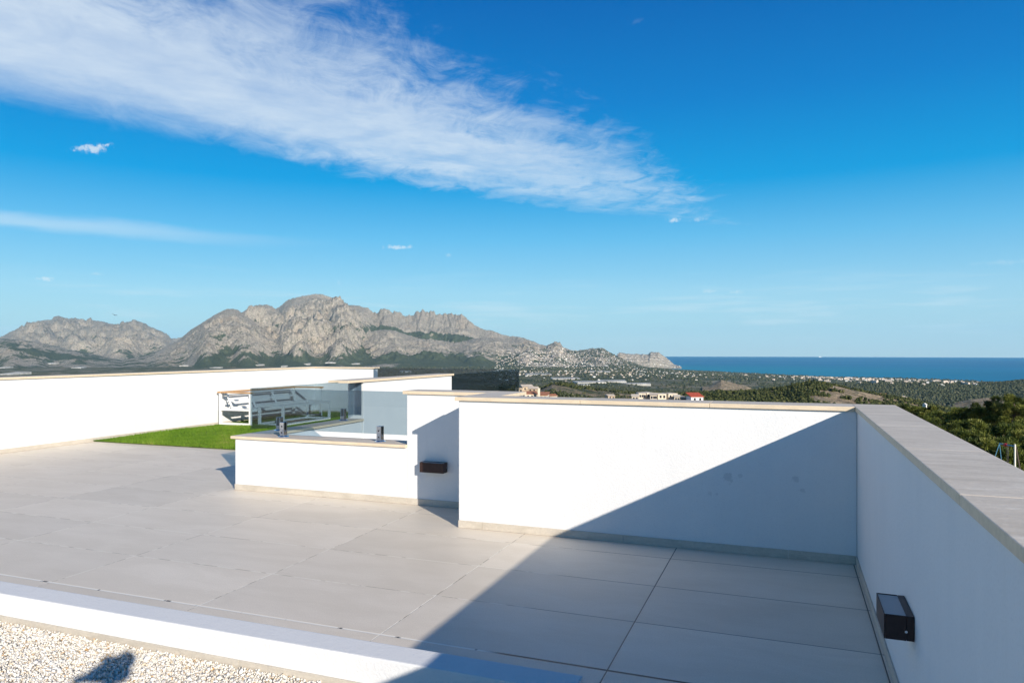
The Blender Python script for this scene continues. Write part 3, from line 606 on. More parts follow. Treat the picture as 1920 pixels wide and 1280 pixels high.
def land_mat():
    m, t = mat('land'); p = geo(t)
    f = t.n('ShaderNodeAttribute', attribute_name='forest').outputs['Fac']; pl = t.n('ShaderNodeAttribute', attribute_name='plain').outputs['Fac']
    n40 = t.noise(p, .022, 6, .66); n12 = t.noise(p, .085, 5, .7); n300 = t.noise(p, .0035, 5, .6); n4 = t.noise(p, .35, 3, .6)
    rock = t.mix(t.ss(n40, .34, .66), (.315, .275, .23), (.585, .52, .44)); rock = t.mix(t.mul(t.ss(n300, .5, .72), .45), rock, (.60, .47, .34))
    sl = t.n('ShaderNodeAttribute', attribute_name='soil').outputs['Fac']; rock = t.mix(t.mul(sl, .85), rock, t.mix(t.ss(n40, .35, .65), (.34, .25, .155), (.52, .40, .265)))
    scrub = t.mix(t.ss(n12, .35, .7), (.055, .062, .030), (.115, .115, .060))
    rock = t.mix(t.mul(t.ss(t.add(t.mul(n12, .6), t.mul(n40, .4)), .50, .58), .72), rock, scrub)
    wood = t.mix(t.ss(n12, .35, .65), (.050, .070, .046), (.115, .132, .080)); wood = t.mix(t.mul(t.ss(n40, .5, .75), .4), wood, (.12, .12, .075))
    fm = t.ss(t.add(f, t.add(t.mul(t.sub(n40, .5), 1.35), t.mul(t.sub(n12, .5), .8))), .40, .62)
    # fields between the trees of the plain
    vo = t.n('ShaderNodeTexVoronoi', ins={'Vector': t.vm('ADD', p, t.vm('SCALE', t.n('ShaderNodeTexNoise', ins={'Vector': p, 'Scale': .01}).outputs[1], (0, 0, 0))), 'Scale': .0075})
    vc = t.sep(vo.outputs['Color'])
    field = t.ramp(vc[0], [(0, (.06, .075, .035)), (.3, (.13, .135, .065)), (.5, (.30, .25, .17)), (.64, (.36, .32, .25)), (.78, (.17, .165, .09)), (.9, (.30, .27, .22)), (1, (.09, .10, .045))])
    field = t.mix(t.mul(t.ss(n12, .5, .66), .7), field, (.035, .05, .025))
    bare = t.mix(pl, rock, field)
    col = t.mix(fm, bare, wood)
    n25 = t.noise(p, .045, 4, .75); col = t.mix(t.mul(t.ss(n25, .53, .60), .55), col, (.05, .06, .03))
    bsd = princ(t, col, .95, 0, .08, t.add(t.mul(n12, 1.0), t.mul(n40, 1.8)), 12.0, 1.0); return m
M_LAND = land_mat()
def sub_mesh(name, mask, label=None, cat=None):
    q = Q[mask & keep]
    ids, inv = np.unique(q, return_inverse=True)
    me = mesh_from(name, V[ids], inv.reshape(-1, 4), M_LAND, smooth=True)
    for an, arr in (('forest', FOREST), ('plain', PLAIN), ('soil', SOIL)):
        a = me.attributes.new(an, 'FLOAT', 'POINT'); a.data.foreach_set('value', arr.reshape(-1)[ids].astype(np.float32))
    return tag(obj(name, me), kind='structure')
sub_mesh('ground', (wq == 0))
sub_mesh('far_mountains', (wq == 1) | (wq == 2)); sub_mesh('foothills', (wq == 3) | (wq == 8)); sub_mesh('rocky_mountain', (wq >= 4) & (wq <= 7))
sub_mesh('village_hill', wq == 9); sub_mesh('headland', wq == 10)
sub_mesh('wooded_ridge', wq == 20); sub_mesh('sandy_mound', wq == 21); sub_mesh('scrub_ridge', wq == 22); sub_mesh('house_knoll', wq == 23); sub_mesh('bare_slope', wq == 24); sub_mesh('green_hill', wq == 25)
# ground below and around the house, and the sea
sm = bmesh.new(); bmesh.ops.create_circle(sm, cap_ends=True, segments=96, radius=27); me = bpy.data.meshes.new('yard'); sm.to_mesh(me); sm.free(); me.materials.append(plain('dry_earth', (.20, .17, .12), .95, var=.25, sc=.5))
tag(obj('yard_ground', me, loc=(0, 0, -7.42)), kind='structure')
m, t = mat('sea_water'); p = geo(t)
w1 = t.noise(t.vm('MULTIPLY', p, (1, 1, 0)), .02, 6, .6); big = t.noise(t.vm('MULTIPLY', p, (.6, 1.5, 0)), .00016, 4, .55); st_ = t.noise(t.vm('MULTIPLY', p, (.35, 2.2, 0)), .0006, 4, .6)
dd = t.vm('LENGTH', p); cst = t.ss(t.vm('DISTANCE', p, tuple(Vector((-SY_, CY_, 0))*9300+Vector((CY_, SY_, 0))*2300+Vector((0, 0, SEA)))), 600, 5200, 1, 0)
scol = t.mix(t.ss(big, .35, .65), (.0, .125, .275), (.0, .18, .355)); scol = t.mix(t.mul(t.ss(st_, .5, .7), .35), scol, (.0, .20, .33))
scol = t.mix(t.mul(cst, .75), scol, (.0, .26, .37))
princ(t, scol, .55, 0, .12, w1, 1.2, .6); M_SEA = m
ang = np.linspace(0, 2*math.pi, 257)[:-1]; rads = np.concatenate([[1500], np.geomspace(2500, 31200, 24)])
Vs = np.array([(r*math.sin(a), r*math.cos(a), SEA) for r in rads for a in ang]); Is = np.arange(len(Vs)).reshape(len(rads), 256); Js = np.roll(Is, -1, 1)
me = mesh_from('sea', Vs, np.stack([Is[:-1], Is[1:], Js[1:], Js[:-1]], -1).reshape(-1, 4), M_SEA); tag(obj('sea', me), kind='structure')
def at(u, D):                                               # a map position from bearing u and depth D
    k = (u-960)/1367; return (-SY_+CY_*k)*D, (CY_+SY_*k)*D
# ------------------------------------------------------------------ ground hit under a bearing and height in the view
def ground_hit(us, vs, d0=420, d1=14000, n=480):
    us, vs = np.asarray(us, float), np.asarray(vs, float); Dg = np.geomspace(d0, d1, n)
    k = (us-960)/1367; X = (-SY_+CY_*k)[:, None]*Dg; Y = (CY_+SY_*k)[:, None]*Dg
    z = height(X, Y)[0]; zr = 1.5+Dg[None]*(657-vs[:, None])/1367
    hit = z >= zr; i = np.argmax(hit, 1); ok = hit.any(1) & (i > 0)
    r = np.arange(len(us)); D = Dg[i]
    P = np.column_stack([(-SY_+CY_*k)*D, (CY_+SY_*k)*D, z[r, i]])
    return P, D, ok & (P[:, 2] > SEA+2)

# ------------------------------------------------------------------ woods (each one mass of countless crowns)
ICO = bmesh.new(); bmesh.ops.create_icosphere(ICO, subdivisions=1, radius=1); ICO.verts.ensure_lookup_table()
IV = np.array([v.co[:] for v in ICO.verts]); IF = np.array([[v.index for v in f.verts] for f in ICO.faces]); ICO.free()
def crowns(P, S, tall=1.0, jit=.35):
    n = len(P); a = RNG.uniform(0, 6.28, n); c, s = np.cos(a), np.sin(a)
    B = IV[None]*RNG.uniform(1-jit, 1+jit, (n, len(IV), 1))*S[:, None, None]; B[..., 2] *= tall
    X = B[..., 0]*c[:, None]-B[..., 1]*s[:, None]; Y = B[..., 0]*s[:, None]+B[..., 1]*c[:, None]
    Vv = np.stack([X, Y, B[..., 2]], -1)+P[:, None]; Ff = IF[None]+np.arange(n)[:, None, None]*len(IV)
    return Vv.reshape(-1, 3), Ff.reshape(-1, 3), np.clip(np.repeat(RNG.uniform(0, 1, n), len(IF))*.75+RNG.uniform(0, .25, n*len(IF)), 0, 1)
M_CROWN = attr_mat('pine_crowns', [(0, (.016, .024, .010)), (.4, (.045, .058, .020)), (.75, (.085, .095, .032)), (1, (.16, .145, .060))], .9, .15, .12)
M_CROWN2 = attr_mat('far_crowns', [(0, (.032, .040, .026)), (.5, (.062, .074, .042)), (.85, (.105, .110, .066)), (1, (.18, .165, .11))], .9, .1)  # greyer and paler than the near crowns: distance haze mixed into their colour
def wood(name, label, P, S, m, sub=1, tall=1.0):
    if sub > 1:
        k = np.repeat(np.arange(len(P)), sub); P = P[k]+RNG.normal(size=(len(k), 3))*S[k, None]*np.array([.55, .55, .40]); S = S[k]*RNG.uniform(.4, .75, len(k))
    P = P+np.array([0, 0, .55])*S[:, None]
    v, f, r = crowns(P, S, tall); me = mesh_from(name, v, f, m); set_rnd(me, r)
    return tag(obj(name, me), label, 'woodland', kind='stuff')
def scatter(n, u0, u1, d0, d1, mask):
    u = RNG.uniform(u0, u1, n); D = np.sqrt(RNG.uniform(d0*d0, d1*d1, n)); k = (u-960)/1367
    x, y = (-SY_+CY_*k)*D, (CY_+SY_*k)*D; z, w, uu, dd, *_ = height(x, y); nz = fbm(x/45, y/45, 3, 301); nb = fbm(x/160, y/160, 3, 311)
    g = mask(w, u, D, nz, nb, z); return np.column_stack([x, y, z])[g]
P = scatter(26000, 1200, 1900, 330, 1150, lambda w, u, D, a, b, z: (w == 25) & (a+b*.7 > -.34+.30*np.exp(-((u-1595)/80.)**2)))
wood('hill_pines', 'green pine wood covering the near rounded hill beyond the parapet corner', P, RNG.uniform(1.1, 2.2, len(P)), M_CROWN, 4)
P = scatter(14000, 930, 1420, 450, 1400, lambda w, u, D, a, b, z: (w == 22) & (a*1.2+b > -.10))
wood('ridge_pines', 'scattered green pines on the scrubby ridge behind the cream houses', P, RNG.uniform(1.0, 2.4, len(P)), M_CROWN, 4)
P = scatter(6000, 1180, 2100, 60, 620, lambda w, u, D, a, b, z: (w == 0) & (u > 1560) & (D > 130) & (a > -.5))
wood('valley_pines', 'dark green pine wood filling the hollow behind the right-hand parapet', P, RNG.uniform(1.3, 2.5, len(P)), M_CROWN, 6)
P = scatter(26000, 1250, 2150, 1000, 3700, lambda w, u, D, a, b, z: ((w == 20) | (w == 24)) & (a*.8+b > np.where(w == 24, .15, -.55)))
wood('ridge_wood', 'grey green forest on the long ridge below the sea', P, RNG.uniform(2.2, 4.2, len(P)), M_CROWN2, 1)
P = scatter(70000, 640, 2000, 1300, 9300, lambda w, u, D, a, b, z: ((w == 0) & (a*.7+b > .10) & (z > SEA+3)) | ((w == 9) & (a > -.1)))
P2 = scatter(60000, 880, 1620, 620, 2900, lambda w, u, D, a, b, z: ((w == 0) | (w == 22)) & (a+b > -.05))
wood('valley_groves', 'dark groves in the dip between the cream houses and the pale greenhouses', P2, RNG.uniform(1.3, 2.8, len(P2)), M_CROWN2, 2)
wood('plain_trees', 'groves and hedges dotted over the coastal plain', P, RNG.uniform(2.5, 5.5, len(P))*np.where(np.hypot(P[:, 0], P[:, 1]) > 4000, 1.3, 1), M_CROWN2, 1, .8)

# ------------------------------------------------------------------ small far buildings
M_W1 = plain('white_render', (.78, .77, .74), .8); M_W2 = plain('cream_render', (.66, .58, .46), .8, var=.12, sc=.4); M_W3 = plain('tan_stone', (.50, .39, .27), .9, var=.3, sc=.5)
M_W4 = plain('sand_render', (.62, .53, .45), .8); M_RF = plain('terracotta_tiles', (.36, .15, .08), .85, var=.3, sc=.8); M_RF2 = plain('pale_roof', (.55, .47, .38), .85, var=.2, sc=.8); M_RED = plain('red_roof_tiles', (.50, .085, .035), .8, var=.25, sc=1.0); M_WIN = plain('dark_window', (.03, .035, .045), .2); M_NET = plain('pale_netting', (.43, .42, .385), .8, var=.3, sc=.035)
def villa_mesh(seed, roof, w, l, h):
    rg = random.Random(seed); b = MB(); bm = b.bm
    def vol(x0, x1, y0, y1, z1, hip):
        vs = [bm.verts.new(c) for c in [(x0, y0, -6), (x1, y0, -6), (x1, y1, -6), (x0, y1, -6), (x0, y0, z1), (x1, y0, z1), (x1, y1, z1), (x0, y1, z1)]]
        for f in [(0, 1, 5, 4), (1, 2, 6, 5), (2, 3, 7, 6), (3, 0, 4, 7)]: bm.faces.new([vs[i] for i in f]).material_index = 0
        if hip:
            e = .5; rv = [bm.verts.new(c) for c in [(x0-e, y0-e, z1), (x1+e, y0-e, z1), (x1+e, y1+e, z1), (x0-e, y1+e, z1)]]
            m_ = min(x1-x0, y1-y0)/2; r1, r2 = ((x0+m_, (y0+y1)/2), (x1-m_, (y0+y1)/2)) if x1-x0 > y1-y0 else (((x0+x1)/2, y0+m_), ((x0+x1)/2, y1-m_))
            a, c = bm.verts.new((*r1, z1+m_*.5)), bm.verts.new((*r2, z1+m_*.5+.001))
            for f in ([(0, 1, 'c', 'a'), (1, 2, 'c'), (2, 3, 'a', 'c'), (3, 0, 'a')] if x1-x0 > y1-y0 else [(0, 1, 'a'), (1, 2, 'c', 'a'), (2, 3, 'c'), (3, 0, 'a', 'c')]):
                bm.faces.new([a if i == 'a' else c if i == 'c' else rv[i] for i in f]).material_index = 1
        else: bm.faces.new(vs[4:]).material_index = 0
    vol(-w/2, w/2, -l/2, l/2, h, roof); vol(w/2-.5, w/2+w*.5, -l/2+1, l/4, h*.55, roof and rg.random() < .5)
    for k in range(3):                                     # window openings, set just proud of the wall
        x = -w/2+w*(k+.5)/3; z = 1.2
        vs = [bm.verts.new(c) for c in [(x-.7, -l/2-.03, z), (x+.7, -l/2-.03, z), (x+.7, -l/2-.03, z+1.5), (x-.7, -l/2-.03, z+1.5)]]; bm.faces.new(vs).material_index = 2
    bmesh.ops.recalc_face_normals(bm, faces=bm.faces[:])
    me = bpy.data.meshes.new('villa'); bm.to_mesh(me); bm.free()
    for m_ in (rg.choice([M_W1, M_W4, M_W2, M_W1] if seed < 50 else [M_W4, M_W4, M_W1]), rg.choice([M_RF, M_RF2]), M_WIN): me.materials.append(m_)
    return me
VM = [villa_mesh(k, k % 3 != 0, random.uniform(9, 15), random.uniform(7, 10), random.uniform(3.4, 7)) for k in range(8)]
TM = [villa_mesh(50+k, k % 4 == 0, random.uniform(16, 34), random.uniform(10, 14), random.uniform(9, 17)) for k in range(6)]
def strew(meshes, name, label, cat, group, n, region, smin=.8, smax=1.25, over=6):
    us, vs = region(n*over); P, D, ok = ground_hit(us, vs); made = 0; used = []
    for (x, y, z), d, k in zip(P, D, ok):
        if not k or d < 1600: continue
        if any((x-a)**2+(y-b_)**2 < 22**2 for a, b_ in used): continue
        used.append((x, y)); o = bpy.data.objects.new(name, random.choice(meshes)); COL.objects.link(o)
        o.location = (x, y, z); o.rotation_euler = (0, 0, YAW+random.uniform(-.7, .7)+random.choice([0, 0, 1.57])); s = random.uniform(smin, smax); o.scale = (s, s, s)
        tag(o, label, cat, group); made += 1
        if made >= n: break
def reg_hill(n): return RNG.uniform(985, 1185, n), 652+38*RNG.beta(1.4, 1.3, n)
def reg_plain(n):
    u = np.where(RNG.uniform(0, 1, n) < .55, RNG.uniform(880, 1330, n), RNG.uniform(1180, 1560, n)); return u, 687+30*RNG.beta(1.1, 2.0, n)
def reg_town(n):
    u = np.where(RNG.uniform(0, 1, n) < .82, RNG.normal(1600, 75, n), RNG.uniform(1700, 1850, n)); return u, np.interp(u, [1400, 1480, 1560, 1700, 1850], [702, 706, 709, 712.5, 718])+RNG.gamma(1.2, 1.6, n)-.8
strew(VM, 'villa', 'small white villa on the rocky hillside above the coast', 'villa', 'villas on the hillside', 190, reg_hill, .65, 1.15)
strew(VM, 'villa', 'small pale villa among the groves of the coastal plain', 'villa', 'villas scattered over the plain', 110, reg_plain, .7, 1.2)
strew(TM, 'apartment_block', 'white apartment block in the seaside town along the shore', 'building', 'apartment blocks along the shore', 260, reg_town, .42, .85)

us, vs = RNG.uniform(930, 1500, 3600), 655+56*RNG.beta(1.3, 1.8, 3600); P, D, ok = ground_hit(us, vs); bm = bmesh.new()
for (x, y, z), d, k in zip(P, D, ok):
    if not k or d < 4200: continue
    w_, l_, h_ = random.uniform(4, 10), random.uniform(4, 8), random.uniform(2.5, 5); Mx = Matrix.Translation((x, y, z+h_/2-2))@Matrix.Rotation(YAW+random.uniform(-.8, .8), 4, 'Z')
    r = bmesh.ops.create_cube(bm, size=1); bmesh.ops.transform(bm, matrix=Mx@Matrix.Diagonal((w_, l_, h_+4, 1)), verts=r['verts']); mi = random.choice([0, 1, 1, 2])
    for v_ in r['verts']:
        for f_ in v_.link_faces: f_.material_index = mi
me = bpy.data.meshes.new('distant_villas'); bm.to_mesh(me); bm.free()
for m_ in (M_W1, M_W4, M_W2): me.materials.append(m_)
tag(obj('distant_villas', me), 'countless tiny pale houses spread over plain and hillside towards the coast', 'houses', kind='stuff')

# pale net-covered greenhouses on the terraces
def greenhouse(u, v, w, d, label):
    P, D, ok = ground_hit([u], [v], 1500)
    if not ok[0]: return
    x, y, z = P[0]; n = max(3, int(w/9)); bm = bmesh.new(); rows = []
    for k in range(n*4+1):
        xx = -w/2+w*k/(n*4); zz_ = 4.0+1.1*abs(math.sin(math.pi*k/4)); rows.append([bm.verts.new((xx, -d/2, zz_)), bm.verts.new((xx, d/2, zz_+d*.05)), bm.verts.new((xx, -d/2, -5)), bm.verts.new((xx, d/2, -5))])
    for a, b_ in zip(rows[:-1], rows[1:]):
        bm.faces.new([a[0], b_[0], b_[1], a[1]]); bm.faces.new([a[2], b_[2], b_[0], a[0]]); bm.faces.new([a[1], b_[1], b_[3], a[3]])
    for r in (rows[0], rows[-1]): bm.faces.new([r[0], r[1], r[3], r[2]])
    bmesh.ops.recalc_face_normals(bm, faces=bm.faces[:]); me = bpy.data.meshes.new('greenhouse'); bm.to_mesh(me); bm.free(); me.materials.append(M_NET)
    o = obj('greenhouse', me, loc=(x, y, z)); o.rotation_euler = (0, 0, YAW+random.uniform(-.25, .25)); tag(o, label, 'greenhouse')
GH = [(25, 702, 150, 190, 'pale greenhouse just above the left-hand wall at the left edge of the view'), (8, 690, 120, 130, 'grey greenhouse at the left edge, behind the pale one'), (148, 690, 110, 160, 'pale greenhouse below the far left mountains'), (95, 682, 130, 150, 'long pale greenhouse on a terrace under the left mountains'),
      (350, 686, 130, 120, 'grey greenhouse under the left flank of the cone shaped peak'), (405, 690, 120, 90, 'small grey greenhouse at the foot of the cone shaped peak'), (485, 686, 90, 120, 'pale greenhouse above the far corner of the white boundary wall'), (535, 687, 90, 90, 'low grey greenhouse just right of the wall corner'),
      (575, 683, 100, 130, 'slanting pale greenhouse at the foot of the rocky mountain'), (622, 681, 150, 130, 'broad pale greenhouse in front of the rocky mountain'), (665, 684, 110, 100, 'tan coloured greenhouse right of the broad pale one'), (760, 698, 110, 90, 'pale greenhouse seen through the dark balustrade'),
      (1010, 703, 230, 150, 'wide pale greenhouse right of the dark balustrade'), (1060, 711, 200, 130, 'pale greenhouse above the green pines, left of the plain'), (1105, 718, 190, 110, 'long grey greenhouse in the middle of the plain'), (1150, 716, 160, 120, 'pale greenhouse right of the long grey one'), (1190, 721, 200, 90, 'flat pale greenhouse behind the cream apartment row'), (1085, 723, 120, 70, 'narrow pale greenhouse just over the pines'), (1125, 698, 200, 130, 'light strip of greenhouse below the hillside villas')]
for a in GH: greenhouse(a[0], a[1], a[2]*.68, a[3]*(.9 if a[0] < 800 else .6), a[4])

# ------------------------------------------------------------------ nearer houses seen over the coping
def near_house(name, label, u0, u1, v, D, depth, wallm, roofm, roof='flat', rise=1.6, wins=(), yaw=0.0, cat='house', group=None, extra=None):
    xa, ya = at((u0+u1)/2, D); w = (u1-u0)/1367*D; top = zof(v, D); base = hmin(xa, ya)-1.0
    t_ = thing(name, label, cat, (xa, ya, base), group); Rm = Matrix.Rotation(YAW+yaw, 4, 'Z'); T = Matrix.Translation((xa, ya, 0))@Rm
    def put(mb, nm, m_):
        bmesh.ops.transform(mb.bm, matrix=T, verts=mb.bm.verts); return mb.build(nm, m_, t_)
    h = top-base; z0 = base
    eave = top-(rise if roof != 'flat' else .35)
    mb = MB(); mb.box(-w/2, w/2, -depth/2, depth/2, z0, eave); put(mb, 'wall', wallm)
    mb = MB()
    if roof == 'flat': mb.box(-w/2-.12, w/2+.12, -depth/2-.12, depth/2+.12, eave+.002, top)
    elif roof == 'shed':
        vs = [(-w/2-.4, -depth/2-.5, eave), (w/2+.4, -depth/2-.5, eave), (w/2+.4, depth/2+.3, top), (-w/2-.4, depth/2+.3, top)]; vv = [mb.bm.verts.new(c) for c in vs]+[mb.bm.verts.new((c[0], c[1], c[2]+.25)) for c in vs]
        for f in [(3, 2, 1, 0), (4, 5, 6, 7), (0, 1, 5, 4), (1, 2, 6, 5), (2, 3, 7, 6), (3, 0, 4, 7)]: mb.bm.faces.new([vv[i] for i in f])
    else:
        vs = [(-w/2-.4, -depth/2-.5, eave), (w/2+.4, -depth/2-.5, eave), (w/2+.4, 0, top), (-w/2-.4, 0, top), (w/2+.4, depth/2+.5, eave), (-w/2-.4, depth/2+.5, eave)]; vv = [mb.bm.verts.new(c) for c in vs]
        for f in [(0, 1, 2, 3), (3, 2, 4, 5), (1, 4, 2), (0, 3, 5), (0, 5, 4, 1)]: mb.bm.faces.new([vv[i] for i in f])
    put(mb, 'roof', roofm)
    for (fx, zd, ww, hh) in wins:
        mb = MB(); mb.box(w*fx-ww/2, w*fx+ww/2, -depth/2-.04, -depth/2-.003, eave-zd-hh, eave-zd); put(mb, 'window', M_WIN)
    return t_
W3 = [(-.28, .7, 1.1, 1.5), (.05, .7, 1.1, 1.5), (.33, .7, 1.1, 1.5)]; W2 = [(-.2, .6, 1.2, 1.6), (.25, .6, 1.2, 1.6)]
near_house('stone_house', 'tan stone house right beside the edge of the dark glass balustrade', 966, 980, 727, 500, 9, M_W3, M_W3, wins=W2)
near_house('stone_house', 'topmost tan stone house of the hamlet by the dark balustrade', 976, 997, 720.5, 540, 9, M_W3, M_RF2, 'gable', 1.6, W3, .3)
near_house('stone_house', 'tan stone house with a gabled roof in the middle of the hamlet', 992, 1008, 724, 520, 8, M_W3, M_RF2, 'gable', 1.5, W2, -.25)
near_house('stone_house', 'low ochre house at the front of the hamlet, above the coping', 984, 1006, 734, 470, 8, M_W2, M_RF, 'shed', 1.4, W3, .1)
near_house('stone_house', 'small white house at the front left of the hamlet', 973, 985, 737, 455, 7, M_W1, M_RF2, 'flat', 1.2, W2)
near_house('stone_tower', 'slim ochre tower standing in the hamlet above the coping', 1008.5, 1012.5, 727.5, 462, 1.6, M_W2, M_W2, cat='tower')
near_house('stone_house', 'orange roofed house just right of the slim ochre tower', 1012.5, 1028, 735.5, 480, 9, M_W2, M_RF, 'shed', 1.7, W2, -.2)
near_house('stone_house', 'pale house with orange roof at the right end of the hamlet', 1026, 1041, 738, 490, 8, M_W2, M_RF, 'gable', 1.3, W2, .35)
near_house('stone_house', 'small tan house alone in the scrub between hamlet and cream houses', 1137, 1150, 738.5, 560, 8, M_W3, M_RF2, 'gable', 1.2, W2, .2)
AP = [(1185, 1197, 738.5, 'leftmost cream terrace house of the row above the coping'), (1195, 1208, 735.8, 'second cream terrace house from the left with a rounded looking top'), (1207, 1220, 735, 'cream terrace house third from the left in the row'), (1219, 1232, 736, 'cream terrace house in the middle of the row with dark openings'),
      (1231, 1246, 737.2, 'cream terrace house left of the taller ochre house'), (1247, 1265, 736.3, 'taller ochre house with dark upper windows near the right end of the row'), (1264, 1274, 739.5, 'low cream house right of the taller ochre house'), (1273, 1283, 742.5, 'lowest cream house at the right end of the terrace row')]
for k, (a, b_, v, lb) in enumerate(AP): near_house('terrace_house', lb, a, b_, v, 440+6*(k % 3), 10, M_W2, M_RF2 if k % 2 else M_W2, 'flat' if k % 3 else 'gable', 1.1, W3 if k % 2 else W2, .18*((k % 3)-1))
near_house('red_roofed_house', 'white house with a bright red tiled roof at the end of the cream row', 1291, 1314, 737, 430, 9, M_W1, M_RED, 'shed', 1.9, W2, .08)
near_house('white_house', 'white house half hidden by trees on the slope below the long ridge', 1688, 1697, 742, 900, 8, M_W1, M_RF2, 'gable', 1.5, W2, .3)
near_house('white_house', 'tiny white hut among the trees behind the parapet corner', 1732.5, 1735.3, 755.5, 620, 3, M_W1, M_W1, 'gable', 1.3, (), .5)
near_house('ochre_house', 'orange brown house on the green hill right of its bare top', 1649, 1661, 737, 830, 9, M_W3, M_RF, 'gable', 1.6, W2, .2)

# ship and bird
sx_, sy_ = at(1538, 27000); t_ = thing('ship', 'tiny pale ship far out on the horizon', 'ship', (sx_, sy_, SEA))
T = Matrix.Translation((sx_, sy_, SEA))@Matrix.Rotation(YAW, 4, 'Z')
mb = MB(); mb.prism([(-60, -12), (44, -12), (62, 0), (44, 12), (-60, 12)], -2, 11); bmesh.ops.transform(mb.bm, matrix=T, verts=mb.bm.verts); mb.build('hull', M_W1, t_)
mb = MB(); mb.box(-50, 14, -10, 10, 11.1, 26); mb.box(-40, -26, -5, 5, 26.1, 36); bmesh.ops.transform(mb.bm, matrix=T, verts=mb.bm.verts); mb.build('superstructure', M_W1, t_)
bd = cam_dir(215, 591)*180+Vector((0, 0, 1.5)); bm = bmesh.new()
bv = [bm.verts.new(c) for c in [(-.62, .04, .10), (-.3, .12, .16), (0, .13, .05), (.3, .12, .16), (.62, .04, .10), (.28, -.08, .12), (0, -.32, .02), (-.28, -.08, .12), (0, .30, .04), (0, .02, -.06)]]
for f in [(0, 1, 7), (1, 2, 6, 7), (2, 3, 5, 6), (3, 4, 5), (1, 8, 2), (2, 8, 3), (9, 2, 8), (7, 9, 1), (5, 3, 9), (6, 5, 9), (6, 9, 7), (9, 8, 1), (9, 3, 8)]: bm.faces.new([bv[i] for i in f])
me = bpy.data.meshes.new('bird'); bm.to_mesh(me); bm.free(); me.materials.append(M_DARK); o = obj('bird', me, loc=bd); o.rotation_euler = (.2, .25, YAW+.5); tag(o, 'small dark bird gliding above the far left mountains', 'bird')

# ------------------------------------------------------------------ the pines behind the right-hand parapet
M_NEEDLE = attr_mat('pine_needles', [(0, (.022, .036, .008)), (.35, (.065, .088, .016)), (.7, (.150, .175, .032)), (1, (.26, .25, .07))], .6, .2, .10)
M_BARK = plain('pine_bark', (.11, .085, .065), .95, var=.35, sc=3)
def pine_meshes(seed, h=6.5, cr=2.6, nc_=80, nl=90):
    rg = np.random.default_rng(seed); tk = MB(); pts = [Vector((0, 0, -1.5))]
    for k in range(1, 6): pts.append(Vector((rg.normal()*.12*k*.6, rg.normal()*.12*k*.6, (h*.86)*k/5)))
    for k in range(5): tk.rod(pts[k], pts[k+1], .17*(1-k*.17), .17*(1-(k+1)*.17), 9)
    d = rg.normal(size=(nc_, 3)); d /= np.linalg.norm(d, axis=1)[:, None]; d[:, 2] = np.abs(d[:, 2])*1.0-.35*(rg.uniform(0, 1, nc_) < .45)
    lob = 1+.35*np.sin(d[:, 0]*3.1+seed)*np.cos(d[:, 1]*2.7-seed)
    C = d*np.array([cr, cr, h*.42])*(.62+.38*rg.uniform(0, 1, nc_)**.6)[:, None]*lob[:, None]+np.array([0, 0, h*.56])
    for c in C[::5]:
        zt = max(.6, min(h*.8, c[2]-.9)); k = min(4, int(zt/(h*.86)*5)); a = pts[k].lerp(pts[k+1], .5); tk.rod(a, Vector(c), .055, .015, 6)
    cs = rg.uniform(.42, .72, nc_)*cr/2.6
    o_ = rg.normal(size=(nc_, nl, 3)); o_ /= np.linalg.norm(o_, axis=2)[..., None]; rad = rg.uniform(.15, 1, (nc_, nl, 1))**.6
    base = C[:, None]+o_*rad*cs[:, None, None]*np.array([1, 1, .72]); dr = o_+np.array([0, 0, .55])+rg.normal(size=o_.shape)*.45; dr /= np.linalg.norm(dr, axis=2)[..., None]
    sd = np.cross(dr, rg.normal(size=dr.shape)); sd /= np.linalg.norm(sd, axis=2)[..., None]
    L = rg.uniform(.16, .34, (nc_, nl, 1)); Wd = rg.uniform(.026, .050, (nc_, nl, 1))
    Vv = np.stack([base-sd*Wd, base+sd*Wd, base+dr*L+sd*Wd*.35, base+dr*L-sd*Wd*.35], 2).reshape(-1, 3)
    Ff = np.arange(len(Vv)).reshape(-1, 4); me = mesh_from('crown', Vv, Ff, M_NEEDLE)
    set_rnd(me, np.clip(np.repeat(rg.uniform(.05, .85, nc_), nl)+rg.uniform(-.15, .2, nc_*nl), 0, 1))
    tm = bpy.data.meshes.new('trunk'); tk.bm.to_mesh(tm); tk.bm.free(); tm.materials.append(M_BARK); return tm, me, h
PM = [pine_meshes(3, 6.5, 2.9, 40, 430), pine_meshes(8, 5.6, 3.1, 38, 430), pine_meshes(15, 7.4, 2.7, 44, 430), pine_meshes(23, 5.0, 2.4, 32, 430)]
def pine(u, vtop, D, k, label, hh=None, rot=0.0):
    x, y = at(u, D); zt = zof(vtop, D); zg = hmin(x, y) if math.hypot(x, y) > 26 else -7.42
    tm, cm, h = PM[k]; s = (hh or (zt-zg))/(h*1.02); z0 = zt-s*h*1.02
    t_ = thing('pine_tree', label, 'pine tree', (x, y, z0), 'pines beyond the right-hand parapet'); t_.rotation_euler = (0, 0, rot); t_.scale = (s, s, s)
    for nm, me in (('trunk', tm), ('crown', cm)): o = bpy.data.objects.new(nm, me); COL.objects.link(o); o.parent = t_
